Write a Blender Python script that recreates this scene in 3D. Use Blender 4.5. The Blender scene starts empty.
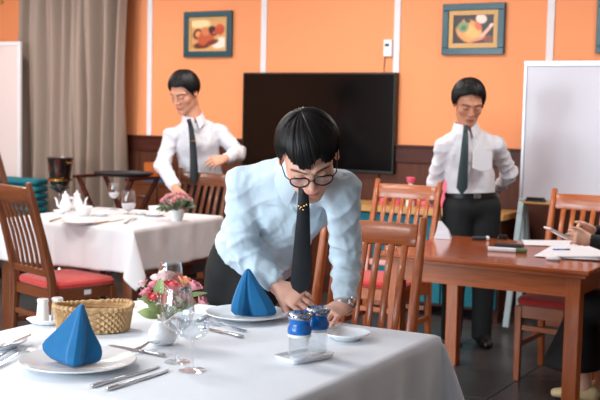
import bpy, bmesh, math, random
import numpy as np
from mathutils import Vector, Matrix
random.seed(7); np.random.seed(7)
scene = bpy.context.scene
COL = scene.collection

# ------------------------------------------------------------------ camera, world, light
F_PX, PITCH, ROLL, YAW, CAM_H = 1050.0, math.radians(4.72), math.radians(1.23), math.radians(30.0), 1.45
_fh = np.array([-math.sin(YAW), math.cos(YAW), 0.0]); _r0 = np.array([math.cos(YAW), math.sin(YAW), 0.0]); _u0 = np.array([0, 0, 1.0])
_fw = math.cos(PITCH) * _fh - math.sin(PITCH) * _u0
_up = math.cos(PITCH) * _u0 + math.sin(PITCH) * _fh
_rt = math.cos(ROLL) * _r0 + math.sin(ROLL) * _up
_uu = math.cos(ROLL) * _up - math.sin(ROLL) * _r0
CAM = np.array([0, 0, CAM_H])
camd = bpy.data.cameras.new('camera'); cam = bpy.data.objects.new('camera', camd); COL.objects.link(cam)
cam.matrix_world = Matrix(((_rt[0], _uu[0], -_fw[0], 0), (_rt[1], _uu[1], -_fw[1], 0), (_rt[2], _uu[2], -_fw[2], CAM_H), (0, 0, 0, 1)))
camd.sensor_width = 36.0; camd.lens = F_PX * 36.0 / 600.0; camd.clip_start = 0.05; camd.clip_end = 60
camd.dof.use_dof = True; camd.dof.focus_distance = 3.35; camd.dof.aperture_fstop = 5.6
scene.camera = cam

world = bpy.data.worlds.new('World'); scene.world = world; world.use_nodes = True
_bg = world.node_tree.nodes['Background']; _bg.inputs[0].default_value = (0.72, 0.84, 1.0, 1); _bg.inputs[1].default_value = 1.0
scene.view_settings.view_transform = 'Standard'; scene.view_settings.look = 'None'
scene.view_settings.exposure = 0.0; scene.view_settings.gamma = 1.0; scene.view_settings.use_curve_mapping = False

CEIL = 2.95
def area_light(name, loc, size, energy, color, rot=(0, 0, 0)):
    d = bpy.data.lights.new(name, 'AREA'); d.shape = 'RECTANGLE'; d.size, d.size_y = size; d.energy = energy; d.color = color
    o = bpy.data.objects.new(name, d); COL.objects.link(o); o.location = loc; o.rotation_euler = rot
    return o
# daylight through the windows in the wall behind the camera
for _x in (-6.0, -3.2):
    area_light('window_daylight', (_x, -2.56, 1.65), (1.9, 1.7), 210, (0.80, 0.91, 1.0), (math.radians(90), 0, 0))
LAMPS = [(-6.4, 0.3), (-3.6, 0.3), (-6.4, 3.1), (-3.6, 3.1), (-6.4, 5.9), (-3.6, 5.9), (-0.8, 5.9)]
LAMP_W = {0.3: 42, 3.1: 48, 5.9: 38}
for _x, _y in LAMPS:
    area_light('ceiling_lamp_light', (_x, _y, CEIL - 0.055), (1.1, 0.5), LAMP_W[_y], (1.0, 0.965, 0.92))

# ------------------------------------------------------------------ pixel helpers (600x400 frame -> directions)
def ray(x, y): return _fw + _rt * (x - 300) / F_PX - _uu * (y - 200) / F_PX
def onz(x, y, z): d = ray(x, y); return CAM + d * (z - CAM_H) / d[2]
def ony(x, y, yy): d = ray(x, y); return CAM + d * yy / d[1]
def onx(x, y, xx): d = ray(x, y); return CAM + d * xx / d[0]
def dep(x, y, dd): return CAM + ray(x, y) * dd
def dirc(r, u, t):
    v = r * _r0 + u * _u0 - t * _fh
    return v / np.linalg.norm(v)

# ------------------------------------------------------------------ materials
MATS = {}
def srgb(*c):
    return tuple(((v / 255) / 12.92 if v / 255 <= 0.04045 else ((v / 255 + 0.055) / 1.055) ** 2.4) for v in c) + (1,)
def material(name, color, rough=0.5, metal=0.0, spec=0.5, vary=0.0, vscale=6.0, stretch=(1, 1, 1), color2=None, bump=0.0, bscale=60.0,
             coat=0.0, trans=0.0, ior=1.45, emit=None, emit_s=0.0, attr=None, sheen=0.0, sss=0.0):
    m = bpy.data.materials.new(name); m.use_nodes = True; nt = m.node_tree; b = nt.nodes['Principled BSDF']
    b.inputs['Roughness'].default_value = rough; b.inputs['Metallic'].default_value = metal
    b.inputs['Specular IOR Level'].default_value = spec; b.inputs['Coat Weight'].default_value = coat
    b.inputs['Coat Roughness'].default_value = 0.12
    b.inputs['Transmission Weight'].default_value = trans; b.inputs['IOR'].default_value = ior
    if sheen: b.inputs['Sheen Weight'].default_value = sheen
    if sss:
        b.inputs['Subsurface Weight'].default_value = sss; b.inputs['Subsurface Radius'].default_value = (0.012, 0.005, 0.003); b.inputs['Subsurface Scale'].default_value = 1.0
    tc = nt.nodes.new('ShaderNodeTexCoord'); mp = nt.nodes.new('ShaderNodeMapping'); mp.inputs['Scale'].default_value = stretch
    nt.links.new(tc.outputs['Object'], mp.inputs['Vector'])
    base = None
    if attr:
        a = nt.nodes.new('ShaderNodeAttribute'); a.attribute_name = attr; base = a.outputs['Color']
    if vary > 0 or color2:
        n = nt.nodes.new('ShaderNodeTexNoise'); n.inputs['Scale'].default_value = vscale; n.inputs['Detail'].default_value = 5; n.inputs['Roughness'].default_value = 0.6
        nt.links.new(mp.outputs[0], n.inputs['Vector'])
        r = nt.nodes.new('ShaderNodeValToRGB'); r.color_ramp.elements[0].position = 0.3; r.color_ramp.elements[1].position = 0.7
        c2 = color2 if color2 else tuple(min(1, v * (1 + vary)) for v in color[:3]) + (1,)
        c1 = color if color2 else tuple(v * (1 - vary) for v in color[:3]) + (1,)
        r.color_ramp.elements[0].color = c1; r.color_ramp.elements[1].color = c2
        nt.links.new(n.outputs['Fac'], r.inputs['Fac'])
        if base is not None:
            mx = nt.nodes.new('ShaderNodeMix'); mx.data_type = 'RGBA'; mx.blend_type = 'MULTIPLY'; mx.inputs[0].default_value = 1.0
            nt.links.new(base, mx.inputs[6]); nt.links.new(r.outputs[0], mx.inputs[7]); base = mx.outputs[2]
        else: base = r.outputs[0]
    if base is not None: nt.links.new(base, b.inputs['Base Color'])
    else: b.inputs['Base Color'].default_value = color
    if bump > 0:
        n2 = nt.nodes.new('ShaderNodeTexNoise'); n2.inputs['Scale'].default_value = bscale; n2.inputs['Detail'].default_value = 3
        nt.links.new(mp.outputs[0], n2.inputs['Vector'])
        bp = nt.nodes.new('ShaderNodeBump'); bp.inputs['Strength'].default_value = bump; bp.inputs['Distance'].default_value = 0.01
        nt.links.new(n2.outputs['Fac'], bp.inputs['Height']); nt.links.new(bp.outputs[0], b.inputs['Normal'])
    if emit: b.inputs['Emission Color'].default_value = emit; b.inputs['Emission Strength'].default_value = emit_s
    MATS[name] = m
    return m
def glass_mat(name, tint=(1, 1, 1), alpha=0.22, rough=0.03):
    # thin clear glass: mostly transparent with a fresnel reflection
    m = bpy.data.materials.new(name); m.use_nodes = True; nt = m.node_tree
    for n in list(nt.nodes): nt.nodes.remove(n)
    o = nt.nodes.new('ShaderNodeOutputMaterial'); t = nt.nodes.new('ShaderNodeBsdfTransparent'); t.inputs[0].default_value = tint + (1,)
    g = nt.nodes.new('ShaderNodeBsdfGlossy'); g.inputs['Roughness'].default_value = rough; g.inputs[0].default_value = (1, 1, 1, 1)
    lw = nt.nodes.new('ShaderNodeLayerWeight'); lw.inputs['Blend'].default_value = 0.5
    pw = nt.nodes.new('ShaderNodeMath'); pw.operation = 'POWER'; pw.inputs[1].default_value = 2.2
    ml_ = nt.nodes.new('ShaderNodeMath'); ml_.operation = 'MULTIPLY_ADD'; ml_.inputs[1].default_value = alpha * 2.2; ml_.inputs[2].default_value = 0.05
    mx = nt.nodes.new('ShaderNodeMixShader')
    nt.links.new(lw.outputs['Facing'], pw.inputs[0]); nt.links.new(pw.outputs[0], ml_.inputs[0]); nt.links.new(ml_.outputs[0], mx.inputs[0])
    nt.links.new(t.outputs[0], mx.inputs[1]); nt.links.new(g.outputs[0], mx.inputs[2]); nt.links.new(mx.outputs[0], o.inputs[0])
    MATS[name] = m
    return m

material('orange_paint', srgb(240, 152, 100), 0.65, vary=0.03, vscale=1.2, bump=0.05, bscale=90)
material('white_paint', srgb(226, 222, 224), 0.6, vary=0.03)
material('cream_paint', srgb(232, 226, 216), 0.75, vary=0.03)
material('tile', srgb(66, 62, 62), 0.32, spec=0.5, vary=0.25, vscale=5, bump=0.06, bscale=14)
material('grout', srgb(50, 47, 46), 0.85, vary=0.2)
material('dark_wood', srgb(80, 36, 24), 0.45, color2=srgb(58, 24, 17), vscale=5, stretch=(0.6, 6, 8), spec=0.3)
material('panel_wood', srgb(92, 50, 32), 0.5, color2=srgb(74, 38, 25), vscale=5, stretch=(8, 8, 0.7), spec=0.3)
for _n, _a, _b in (('wood', (184, 100, 46), (152, 74, 32)), ('brown_wood', (118, 66, 38), (88, 46, 28))):
    material(_n + '_v', srgb(*_a), 0.3, color2=srgb(*_b), vscale=6, stretch=(14, 14, 1.0), coat=0.35, bump=0.02, bscale=40)
    material(_n + '_h', srgb(*_a), 0.3, color2=srgb(*_b), vscale=6, stretch=(1.0, 14, 14), coat=0.35, bump=0.02, bscale=40)
material('table_wood', srgb(176, 90, 44), 0.17, color2=srgb(146, 68, 32), vscale=5, stretch=(1.0, 12, 12), coat=0.5)
material('light_wood', srgb(206, 158, 96), 0.35, color2=srgb(186, 134, 76), vscale=5, stretch=(1, 10, 10))
material('red_fabric', srgb(184, 52, 46), 0.85, vary=0.14, vscale=60, bump=0.12, bscale=300, sheen=0.2)
material('teal_fabric', srgb(20, 108, 122), 0.8, vary=0.15, vscale=40, bump=0.1, bscale=200)
material('white_cloth', srgb(224, 231, 239), 0.85, vary=0.015, bump=0.05, bscale=420, sheen=0.1)
material('cream_cloth', srgb(213, 210, 212), 0.85, vary=0.02, bump=0.05, bscale=420, sheen=0.1)
material('curtain_cloth', srgb(154, 135, 122), 0.8, vary=0.05, vscale=8, stretch=(1, 1, 0.2), bump=0.06, bscale=200)
material('napkin_blue', srgb(0, 98, 150), 0.8, vary=0.06, vscale=40, bump=0.05, bscale=400, sheen=0.15)
material('porcelain', srgb(236, 238, 240), 0.18, spec=0.5, coat=0.4)
material('steel', srgb(196, 196, 198), 0.22, metal=1.0)
material('steel_dark_reflection', srgb(126, 122, 120), 0.2, metal=1.0)  # bucket steel, with the dark reflection of its surroundings put into the colour
material('brass', srgb(190, 152, 88), 0.25, metal=1.0)
material('black_plastic', srgb(20, 20, 22), 0.35)
material('screen_black', srgb(4, 4, 5), 0.16, spec=0.22)
material('grey_metal', srgb(188, 190, 194), 0.35, metal=0.6)
material('pale_blue_metal', srgb(176, 196, 204), 0.45)
material('board_white', srgb(196, 193, 203), 0.2, spec=0.3)
material('flip_white', srgb(222, 208, 204), 0.5)
material('paper', srgb(208, 208, 214), 0.8, vary=0.02)
material('frame_teal', srgb(0, 70, 82), 0.35, vary=0.15, vscale=12, coat=0.3)
material('mat_gold', srgb(208, 160, 98), 0.5, vary=0.06, vscale=30)
material('print', (1, 1, 1, 1), 0.35, attr='Col')
material('straw', srgb(206, 172, 128), 0.75, color2=srgb(176, 138, 94), vscale=40, bump=0.3, bscale=160)
material('leaf', srgb(120, 150, 92), 0.5, color2=srgb(176, 196, 132), vscale=18)
material('dark_leaf', srgb(62, 84, 58), 0.5, color2=srgb(96, 112, 78), vscale=18)
for _n, _c in (('petal_pink', (240, 164, 176)), ('petal_coral', (238, 116, 120)), ('petal_white', (240, 222, 220)), ('petal_rose', (226, 168, 168)), ('petal_peach', (246, 170, 130))):
    material(_n, srgb(*_c), 0.6, vary=0.1, vscale=60, sss=0.0)
material('blue_plastic', srgb(0, 100, 180), 0.25, coat=0.3)
material('salt', srgb(226, 230, 232), 0.7)
material('pink_plastic', srgb(226, 96, 120), 0.5)
material('dark_grey', srgb(46, 48, 52), 0.5)
material('shirt_blue', srgb(192, 211, 223), 0.8, vary=0.015, bump=0.04, bscale=500, sheen=0.1)
material('shirt_white', srgb(212, 211, 217), 0.8, vary=0.015, bump=0.04, bscale=500, sheen=0.1)
material('trouser_black', srgb(18, 21, 23), 0.8, vary=0.1, vscale=30, bump=0.05, bscale=300)
material('tie_navy', srgb(7, 15, 23), 0.6, vary=0.1, vscale=50)
material('tie_green', srgb(38, 56, 60), 0.55, vary=0.1, vscale=50)
material('hair_black', srgb(22, 18, 17), 0.48, color2=srgb(9, 8, 9), vscale=40, stretch=(5, 5, 0.8), spec=0.32)
material('skin', (1, 1, 1, 1), 0.5, attr='Col', sss=0.08)
material('leather', srgb(20, 18, 18), 0.3)
material('beige_leather', srgb(214, 196, 150), 0.4)
material('button', srgb(230, 232, 236), 0.3)
material('lamp_diffuser', srgb(240, 240, 238), 0.5, emit=(1.0, 0.96, 0.9, 1), emit_s=3.0)
glass_mat('clear_glass', (0.94, 0.955, 0.965), 0.32)
glass_mat('lens_glass', (0.86, 0.88, 0.9), 0.3)
glass_mat('pane_glass', (0.97, 0.98, 0.98), 0.1)

# ------------------------------------------------------------------ object helpers
def tag(o, label=None, cat=None, group=None, kind=None):
    if label: o['label'] = label
    if cat: o['category'] = cat
    if group: o['group'] = group
    if kind: o['kind'] = kind
    return o
def link(name, me, mat=None, parent=None, loc=None, rz=0.0):
    o = bpy.data.objects.new(name, me); COL.objects.link(o)
    if mat and me is not None and not me.materials: me.materials.append(MATS[mat])
    if parent is not None: o.parent = parent
    if loc is not None: o.location = Vector([float(v) for v in loc])
    if rz: o.rotation_euler = (0, 0, rz)
    return o
def empty(name, loc=(0, 0, 0), rz=0.0, label=None, cat=None, group=None):
    o = bpy.data.objects.new(name, None); COL.objects.link(o); o.location = Vector([float(v) for v in loc]); o.rotation_euler = (0, 0, rz); o.empty_display_size = 0.1
    return tag(o, label, cat, group)
def copy_tree(o, parent=None):
    c = o.copy(); COL.objects.link(c)
    if parent is not None: c.parent = parent
    for ch in list(o.children): copy_tree(ch, c)
    return c

class MB:
    def __init__(self): self.v = []; self.f = []
    def add(self, vs, fs):
        n = len(self.v); self.v += [tuple(float(c) for c in p) for p in vs]; self.f += [tuple(i + n for i in f) for f in fs]; return self
    def box(self, lo, hi, M=None):
        x0, y0, z0 = lo; x1, y1, z1 = hi
        vs = [(x0, y0, z0), (x1, y0, z0), (x1, y1, z0), (x0, y1, z0), (x0, y0, z1), (x1, y0, z1), (x1, y1, z1), (x0, y1, z1)]
        if M is not None: vs = [M @ Vector(p) for p in vs]
        return self.add(vs, [(0, 3, 2, 1), (4, 5, 6, 7), (0, 1, 5, 4), (1, 2, 6, 5), (2, 3, 7, 6), (3, 0, 4, 7)])
    def loft(self, rings, close=True, cap=True):
        n = len(rings[0]); vs = [p for r in rings for p in r]; fs = []
        m = n if close else n - 1
        for i in range(len(rings) - 1):
            for j in range(m):
                k = (j + 1) % n
                fs.append((i * n + j, i * n + k, (i + 1) * n + k, (i + 1) * n + j))
        if cap and close:
            fs.append(tuple(reversed(range(n)))); fs.append(tuple((len(rings) - 1) * n + j for j in range(n)))
        return self.add(vs, fs)
    def lathe(self, prof, n=28, c=(0, 0, 0), cap=True, sx=1.0, sy=1.0):
        rings = [[(c[0] + r * sx * math.cos(2 * math.pi * j / n), c[1] + r * sy * math.sin(2 * math.pi * j / n), c[2] + z) for j in range(n)] for r, z in prof]
        return self.loft(rings, True, cap)
    def tube(self, pts, rad, n=10, cap=True, flat=1.0, upv=(0, 0, 1)):
        pts = [np.array(p, float) for p in pts]; rings = []
        rads = rad if hasattr(rad, '__len__') else [rad] * len(pts)
        for i, p in enumerate(pts):
            t = pts[min(i + 1, len(pts) - 1)] - pts[max(i - 1, 0)]; t /= np.linalg.norm(t) + 1e-12
            a = np.cross(t, np.array(upv, float))
            if np.linalg.norm(a) < 1e-3: a = np.cross(t, np.array([1.0, 0, 0]))
            a /= np.linalg.norm(a); b = np.cross(a, t)
            rings.append([tuple(p + rads[i] * (a * math.cos(2 * math.pi * j / n) + b * flat * math.sin(2 * math.pi * j / n))) for j in range(n)])
        return self.loft(rings, True, cap)
    def bar(self, pts, w, d, wv=(1, 0, 0)):   # rectangular bar along a path; w along wv, d across
        rings = []; pts = [np.array(p, float) for p in pts]
        ws = w if hasattr(w, '__len__') else [w] * len(pts); ds = d if hasattr(d, '__len__') else [d] * len(pts)
        for i, p in enumerate(pts):
            t = pts[min(i + 1, len(pts) - 1)] - pts[max(i - 1, 0)]; t /= np.linalg.norm(t)
            a = np.array(wv, float); a = a - t * a.dot(t); a /= np.linalg.norm(a); b = np.cross(t, a)
            rings.append([tuple(p + a * sx * ws[i] / 2 + b * sy * ds[i] / 2) for sx, sy in ((-1, -1), (1, -1), (1, 1), (-1, 1))])
        return self.loft(rings)
    def mesh(self, name, smooth=False, bevel=0.0):
        me = bpy.data.meshes.new(name); me.from_pydata(self.v, [], self.f)
        bm = bmesh.new(); bm.from_mesh(me)
        bmesh.ops.recalc_face_normals(bm, faces=bm.faces[:])
        if bevel > 0:
            es = [e for e in bm.edges if len(e.link_faces) == 2 and e.calc_face_angle(0) > 0.6]
            bmesh.ops.bevel(bm, geom=es, offset=bevel, segments=2, affect='EDGES', profile=0.5, clamp_overlap=True)
        bm.to_mesh(me); bm.free()
        if smooth:
            me.shade_smooth()
            if bevel <= 0: me.set_sharp_from_angle(angle=math.radians(40))
        return me
    def build(self, name, mat, parent=None, smooth=False, bevel=0.0, loc=None, rz=0.0):
        return link(name, self.mesh(name, smooth, bevel), mat, parent, loc, rz)
def box(name, lo, hi, mat, parent=None, bevel=0.0, **k):
    return MB().box(lo, hi).build(name, mat, parent, bevel=bevel, **k)
def structure(o): o['kind'] = 'structure'; return o

def vnoise(p, seed=0):
    """smooth value noise, p (N,3) -> (N,) in [-1,1]"""
    p = np.asarray(p, np.float64); i = np.floor(p).astype(np.int64); f = p - i; f = f * f * (3 - 2 * f)
    def h(a, b, c):
        n = (a * 374761393 + b * 668265263 + c * 2147483647 + seed * 974711) & 0x7fffffff
        n = ((n ^ (n >> 13)) * 1274126177) & 0x7fffffff
        return ((n ^ (n >> 16)) & 0xffff) / 32767.5 - 1.0
    r = 0
    for dx in (0, 1):
        for dy in (0, 1):
            for dz in (0, 1):
                w = (f[:, 0] if dx else 1 - f[:, 0]) * (f[:, 1] if dy else 1 - f[:, 1]) * (f[:, 2] if dz else 1 - f[:, 2])
                r = r + w * h(i[:, 0] + dx, i[:, 1] + dy, i[:, 2] + dz)
    return r
# ================================================================== THE ROOM
WY = 7.5; X0, X1, Y0 = -9.0, 3.6, -2.6
fl = structure(box('floor', (X0, Y0, -0.12), (X1, WY, -0.006), 'grout'))
TS = 0.6; tile_me = MB().box((0.0025, 0.0025, -0.012), (TS - 0.0025, TS - 0.0025, 0.0)).mesh('tile', bevel=0.0015); tile_me.materials.append(MATS['tile'])
for i in range(int((X1 - X0) / TS)):
    for j in range(int((WY - 0.0) / TS) + 1):
        x, y = X0 + i * TS, WY - (j + 1) * TS
        if y > Y0 - 1e-6 and x < 1.0: link('tile', tile_me, None, fl, (x, y, 0))
structure(box('ceiling', (X0, Y0, CEIL), (X1, WY, CEIL + 0.1), 'white_paint'))
wb = structure(box('wall_back', (X0, WY, 0), (X1, WY + 0.12, CEIL), 'orange_paint'))
structure(box('wall_left', (X0 - 0.12, Y0, 0), (X0, WY, CEIL), 'orange_paint'))
structure(box('wall_right', (X1, Y0, 0), (X1 + 0.12, WY, CEIL), 'cream_paint'))
wf = MB()
wins = [(-7.0, -5.0), (-4.2, -2.2)]
wf.box((X0, Y0 - 0.12, 0), (X1, Y0, 0.75)); wf.box((X0, Y0 - 0.12, 2.55), (X1, Y0, CEIL))
xs_ = [X0, -7.0, -5.0, -4.2, -2.2, X1]
for a, b in ((0, 1), (2, 3), (4, 5)): wf.box((xs_[a], Y0 - 0.12, 0.75), (xs_[b], Y0, 2.55))
structure(wf.build('wall_front', 'cream_paint'))
for n, (a, b) in enumerate(wins):
    w = MB()
    for lo, hi in (((a, Y0 - 0.1, 0.75), (a + 0.05, Y0 - 0.02, 2.55)), ((b - 0.05, Y0 - 0.1, 0.75), (b, Y0 - 0.02, 2.55)), ((a + 0.05, Y0 - 0.1, 0.75), (b - 0.05, Y0 - 0.02, 0.8)),
                   ((a + 0.05, Y0 - 0.1, 2.5), (b - 0.05, Y0 - 0.02, 2.55)), (((a + b) / 2 - 0.02, Y0 - 0.1, 0.8), ((a + b) / 2 + 0.02, Y0 - 0.02, 2.5))): w.box(lo, hi)
    o = structure(w.build('window_%d' % (n + 1), 'white_paint'))
    for s in (0, 1):
        xa = a + 0.05 if s == 0 else (a + b) / 2 + 0.02; xb = (a + b) / 2 - 0.02 if s == 0 else b - 0.05
        box('pane', (xa, Y0 - 0.064, 0.8), (xb, Y0 - 0.058, 2.5), 'pane_glass', o)
# wainscot: dark rail over wood panels
WZ = 1.21
wn = structure(box('trim_1', (X0, WY - 0.035, WZ - 0.125), (X1, WY, WZ), 'dark_wood', bevel=0.006))
box('cap_moulding', (X0, WY - 0.05, WZ - 0.004), (X1, WY, WZ + 0.014), 'dark_wood', wn, bevel=0.004)
px = X0
pan_me = MB().box((0.004, WY - 0.022, 0.13), (0.596, WY, WZ - 0.125)).mesh('panel', bevel=0.004); pan_me.materials.append(MATS['panel_wood'])
while px < X1 - 0.1:
    link('panel', pan_me, None, wn, (px, 0, 0)); px += 0.6
structure(box('baseboard_back', (X0, WY - 0.03, 0), (X1, WY, 0.13), 'dark_wood', bevel=0.005))
structure(box('baseboard_left', (X0, Y0, 0), (X0 + 0.02, WY - 0.03, 0.13), 'dark_wood', bevel=0.005))
for n, pxx in enumerate((150.3, 264, 397, 550)):
    c = ony(pxx, 50, WY)[0]
    structure(box('trim_%d' % (n + 2), (c - 0.027, WY - 0.012, WZ + 0.014), (c + 0.027, WY, CEIL), 'white_paint', bevel=0.003))
for n, (x, y) in enumerate(LAMPS):
    L = empty('ceiling_light', (x, y, CEIL), 0, 'rectangular white ceiling light panel with glowing diffuser', 'ceiling light', 'ceiling light panels')
    m = MB(); m.box((-0.6, -0.3, -0.04), (0.6, -0.26, 0)); m.box((-0.6, 0.26, -0.04), (0.6, 0.3, 0)); m.box((-0.6, -0.26, -0.04), (-0.56, 0.26, 0)); m.box((0.56, -0.26, -0.04), (0.6, 0.26, 0))
    m.build('frame', 'white_paint', L); box('diffuser', (-0.56, -0.26, -0.03), (0.56, 0.26, -0.02), 'lamp_diffuser', L)

# ------------------------------------------------------------------ curtain
def curtain():
    xl, xr = ony(21, 60, 7.32)[0], ony(127, 60, 7.32)[0]
    nx, nz = 220, 14; vs = []; fs = []
    for k in range(nz + 1):
        t = k / nz; z = 2.9 - t * 2.88
        for i in range(nx + 1):
            u = i / nx
            x = xl + (xr - xl) * u - 0.06 * t * (u > 0.8) * (u - 0.8) * 5
            a = 0.060 + 0.02 * math.sin(7 * u + 2)
            ph = 2 * math.pi * (8.5 * u + 0.35 * math.sin(5 * u + 1.2 * t) + 0.25 * math.sin(11 * u + 0.6))
            y = 7.33 + a * math.sin(ph) + 0.018 * math.sin(2.3 * ph + 3 * t) + 0.012 * math.sin(9 * t + 14 * u)
            vs.append((x, y, z))
    for k in range(nz):
        for i in range(nx):
            q = k * (nx + 1) + i; fs.append((q, q + 1, q + nx + 2, q + nx + 1))
    me = bpy.data.meshes.new('curtain'); me.from_pydata(vs, [], fs); me.shade_smooth(); o = link('curtain', me, 'curtain_cloth')
    s = o.modifiers.new('thick', 'SOLIDIFY'); s.thickness = 0.004
    root = empty('curtain', ((xl + xr) / 2, 7.33, 0.02), 0, 'beige grey floor-length curtain hanging in deep folds', 'curtain')
    o.name = 'drape'; o.parent = root; o.location = (-(xl + xr) / 2, -7.33, -0.02)
    MB().tube([(xl - 0.1 - (xl + xr) / 2, 0, 2.885), (xr + 0.1 - (xl + xr) / 2, 0, 2.885)], 0.012).build('rod', 'grey_metal', root, smooth=True)
curtain()

# ------------------------------------------------------------------ pictures
def picture(cx, cz, w, h, fr, inner, paint, label, frame='frame_teal', mat='mat_gold'):
    o = empty('framed_picture', (cx, WY, cz), 0, label, 'picture')
    def ring(name, a, b, y0, y1, m, bev):
        (w0, h0), (w1, h1) = a, b
        q = MB(); q.box((-w0, y0, h1), (w0, y1, h0)); q.box((-w0, y0, -h0), (w0, y1, -h1)); q.box((-w0, y0, -h1), (-w1, y1, h1)); q.box((w1, y0, -h1), (w0, y1, h1))
        q.build(name, m, o, bevel=bev)
    ring('frame', (w / 2, h / 2), (w / 2 - fr, h / 2 - fr), -0.035, -0.003, frame, 0.004)
    ring('mount', (w / 2 - fr, h / 2 - fr), (w / 2 - fr - inner, h / 2 - fr - inner), -0.024, -0.003, mat, 0.0)
    pw, ph = w / 2 - fr - inner, h / 2 - fr - inner
    nx, ny = 72, 54; vs = []; fs = []; cols = []
    for j in range(ny + 1):
        for i in range(nx + 1):
            u, v = -1 + 2 * i / nx, -1 + 2 * j / ny; vs.append((u * pw, -0.014, v * ph)); cols.append(paint(u, v))
    for j in range(ny):
        for i in range(nx):
            q = j * (nx + 1) + i; fs.append((q, q + 1, q + nx + 2, q + nx + 1))
    me = bpy.data.meshes.new('print'); me.from_pydata(vs, [], fs)
    at = me.color_attributes.new('Col', 'FLOAT_COLOR', 'POINT'); at.data.foreach_set('color', [c for k in cols for c in (k[0], k[1], k[2], 1.0)])
    link('print', me, 'print', o)
def blend(shapes, bg):
    def f(u, v):
        c = np.array(bg(u, v)[:3] if callable(bg) else bg[:3], float)
        for cx, cy, rx, ry, ang, soft, col in shapes:
            ca, sa = math.cos(ang), math.sin(ang); a, b = (u - cx), (v - cy); p, q = (a * ca + b * sa) / rx, (-a * sa + b * ca) / ry
            d = math.hypot(p, q) + 0.08 * math.sin(7 * u + 5 * v + cx * 9); w = min(1, max(0, (1 - d) / soft + 0.5)); c = c * (1 - w) + np.array(col[:3]) * w
        return c
    return f
S = srgb
p1 = blend([(-0.5, 0.75, 0.6, 0.3, 0, 0.5, S(240, 214, 160)), (0.7, -0.6, 0.5, 0.35, 0.2, 0.4, S(238, 226, 208)), (-0.4, -0.75, 0.45, 0.25, 0.1, 0.4, S(96, 36, 24)), (-0.62, 0.0, 0.3, 0.36, 0, 0.3, S(88, 34, 26)),
            (-0.6, 0.0, 0.17, 0.22, 0, 0.3, S(226, 150, 96)), (-0.1, -0.15, 0.46, 0.62, -0.5, 0.25, S(190, 88, 50)), (-0.15, 0.2, 0.25, 0.3, -0.4, 0.5, S(212, 122, 78)), (0.3, 0.25, 0.26, 0.34, 0.4, 0.3, S(56, 20, 20)),
            (0.68, 0.3, 0.28, 0.34, -0.3, 0.3, S(190, 72, 44)), (0.66, 0.56, 0.18, 0.14, 0, 0.4, S(204, 84, 50)), (0.34, 0.1, 0.1, 0.1, 0, 0.5, S(190, 90, 70)), (0.25, -0.55, 0.35, 0.18, 0.4, 0.4, S(120, 46, 30))], S(214, 160, 100))
p2 = blend([(-0.2, -0.1, 0.62, 0.8, 0.1, 0.2, S(232, 150, 74)), (-0.05, -0.2, 0.4, 0.5, 0.2, 0.6, S(244, 178, 96)), (-0.5, 0.18, 0.28, 0.42, -0.3, 0.25, S(126, 150, 96)), (-0.5, 0.1, 0.12, 0.18, -0.3, 0.4, S(74, 110, 80)),
            (-0.32, 0.62, 0.12, 0.18, 0.6, 0.3, S(40, 42, 38)), (0.35, 0.72, 0.26, 0.36, 0.2, 0.25, S(244, 214, 196)), (0.22, 0.2, 0.16, 0.3, 0.2, 0.5, S(214, 104, 64)), (0.55, -0.3, 0.1, 0.62, -0.55, 0.3, S(238, 176, 150)),
            (0.86, 0.24, 0.1, 0.16, -0.4, 0.3, S(244, 206, 190)), (0.3, -0.7, 0.4, 0.1, 0.35, 0.4, S(230, 126, 96)), (0.75, -0.75, 0.25, 0.3, 0.3, 0.5, S(120, 54, 30))], S(40, 24, 22))
p3 = blend([(-0.2, 0, 0.5, 0.6, 0, 0.3, S(180, 120, 70)), (0.3, -0.2, 0.4, 0.4, 0.4, 0.3, S(150, 60, 40))], S(60, 40, 34))
def pic_at(xa, ya, xb, yb):
    a, b = ony(xa, ya, WY - 0.03), ony(xb, yb, WY - 0.03); return (a[0] + b[0]) / 2, (a[2] + b[2]) / 2, abs(b[0] - a[0]), abs(b[2] - a[2])
picture(*pic_at(184, 12.0, 231, 56.8), 0.05, 0.02, p1, 'small teal framed still life print of a brown jug above left man')
c2 = pic_at(443, 4.3, 503.3, 54.3)
picture(*c2, 0.05, 0.035, p2, 'teal framed print of a round orange fruit with gold mount')
picture(ony(597, 20, WY)[0] + 0.25, c2[1], c2[2], c2[3], 0.05, 0.03, p3, 'teal framed picture cut off by the right edge above whiteboard')
picture(ony(4, 4, WY)[0] - 0.24, ony(4, 4, WY)[2] + 0.18, 0.48, 0.36, 0.045, 0.02, p3, 'cream and gold framed picture corner at top left', 'mat_gold', 'white_paint')

# ------------------------------------------------------------------ television, wall control
a, b = ony(243, 72.5, WY - 0.07), ony(393.0, 174.5, WY - 0.07)
tv = empty('television', ((a[0] + b[0]) / 2, WY - 0.03, b[2]), 0, 'large black flat screen television mounted on orange wall', 'television')
w, h = (b[0] - a[0]) / 2, a[2] - b[2]
MB().box((-w, -0.04, 0), (w, 0.028, h)).build('casing', 'black_plastic', tv, bevel=0.006)
box('screen', (-w + 0.014, -0.0425, 0.022), (w - 0.014, -0.039, h - 0.014), 'screen_black', tv)
c = ony(389, 48.2, WY)
th = empty('wall_control', (c[0], WY, c[2]), 0, 'small white control box with dark display on wall above television', 'control box')
box('housing', (-0.036, -0.03, -0.066), (0.036, 0, 0.066), 'porcelain', th, bevel=0.006)
box('display', (-0.022, -0.0315, 0.012), (0.014, -0.029, 0.034), 'dark_grey', th)
box('button', (-0.02, -0.032, -0.03), (-0.004, -0.029, -0.018), 'white_paint', th)
MB().tube([(-0.03, -0.006, -0.06), (-0.034, -0.006, -0.15), (-0.034, -0.006, -0.24)], 0.003, 6).build('cord', 'dark_grey', th)

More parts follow.
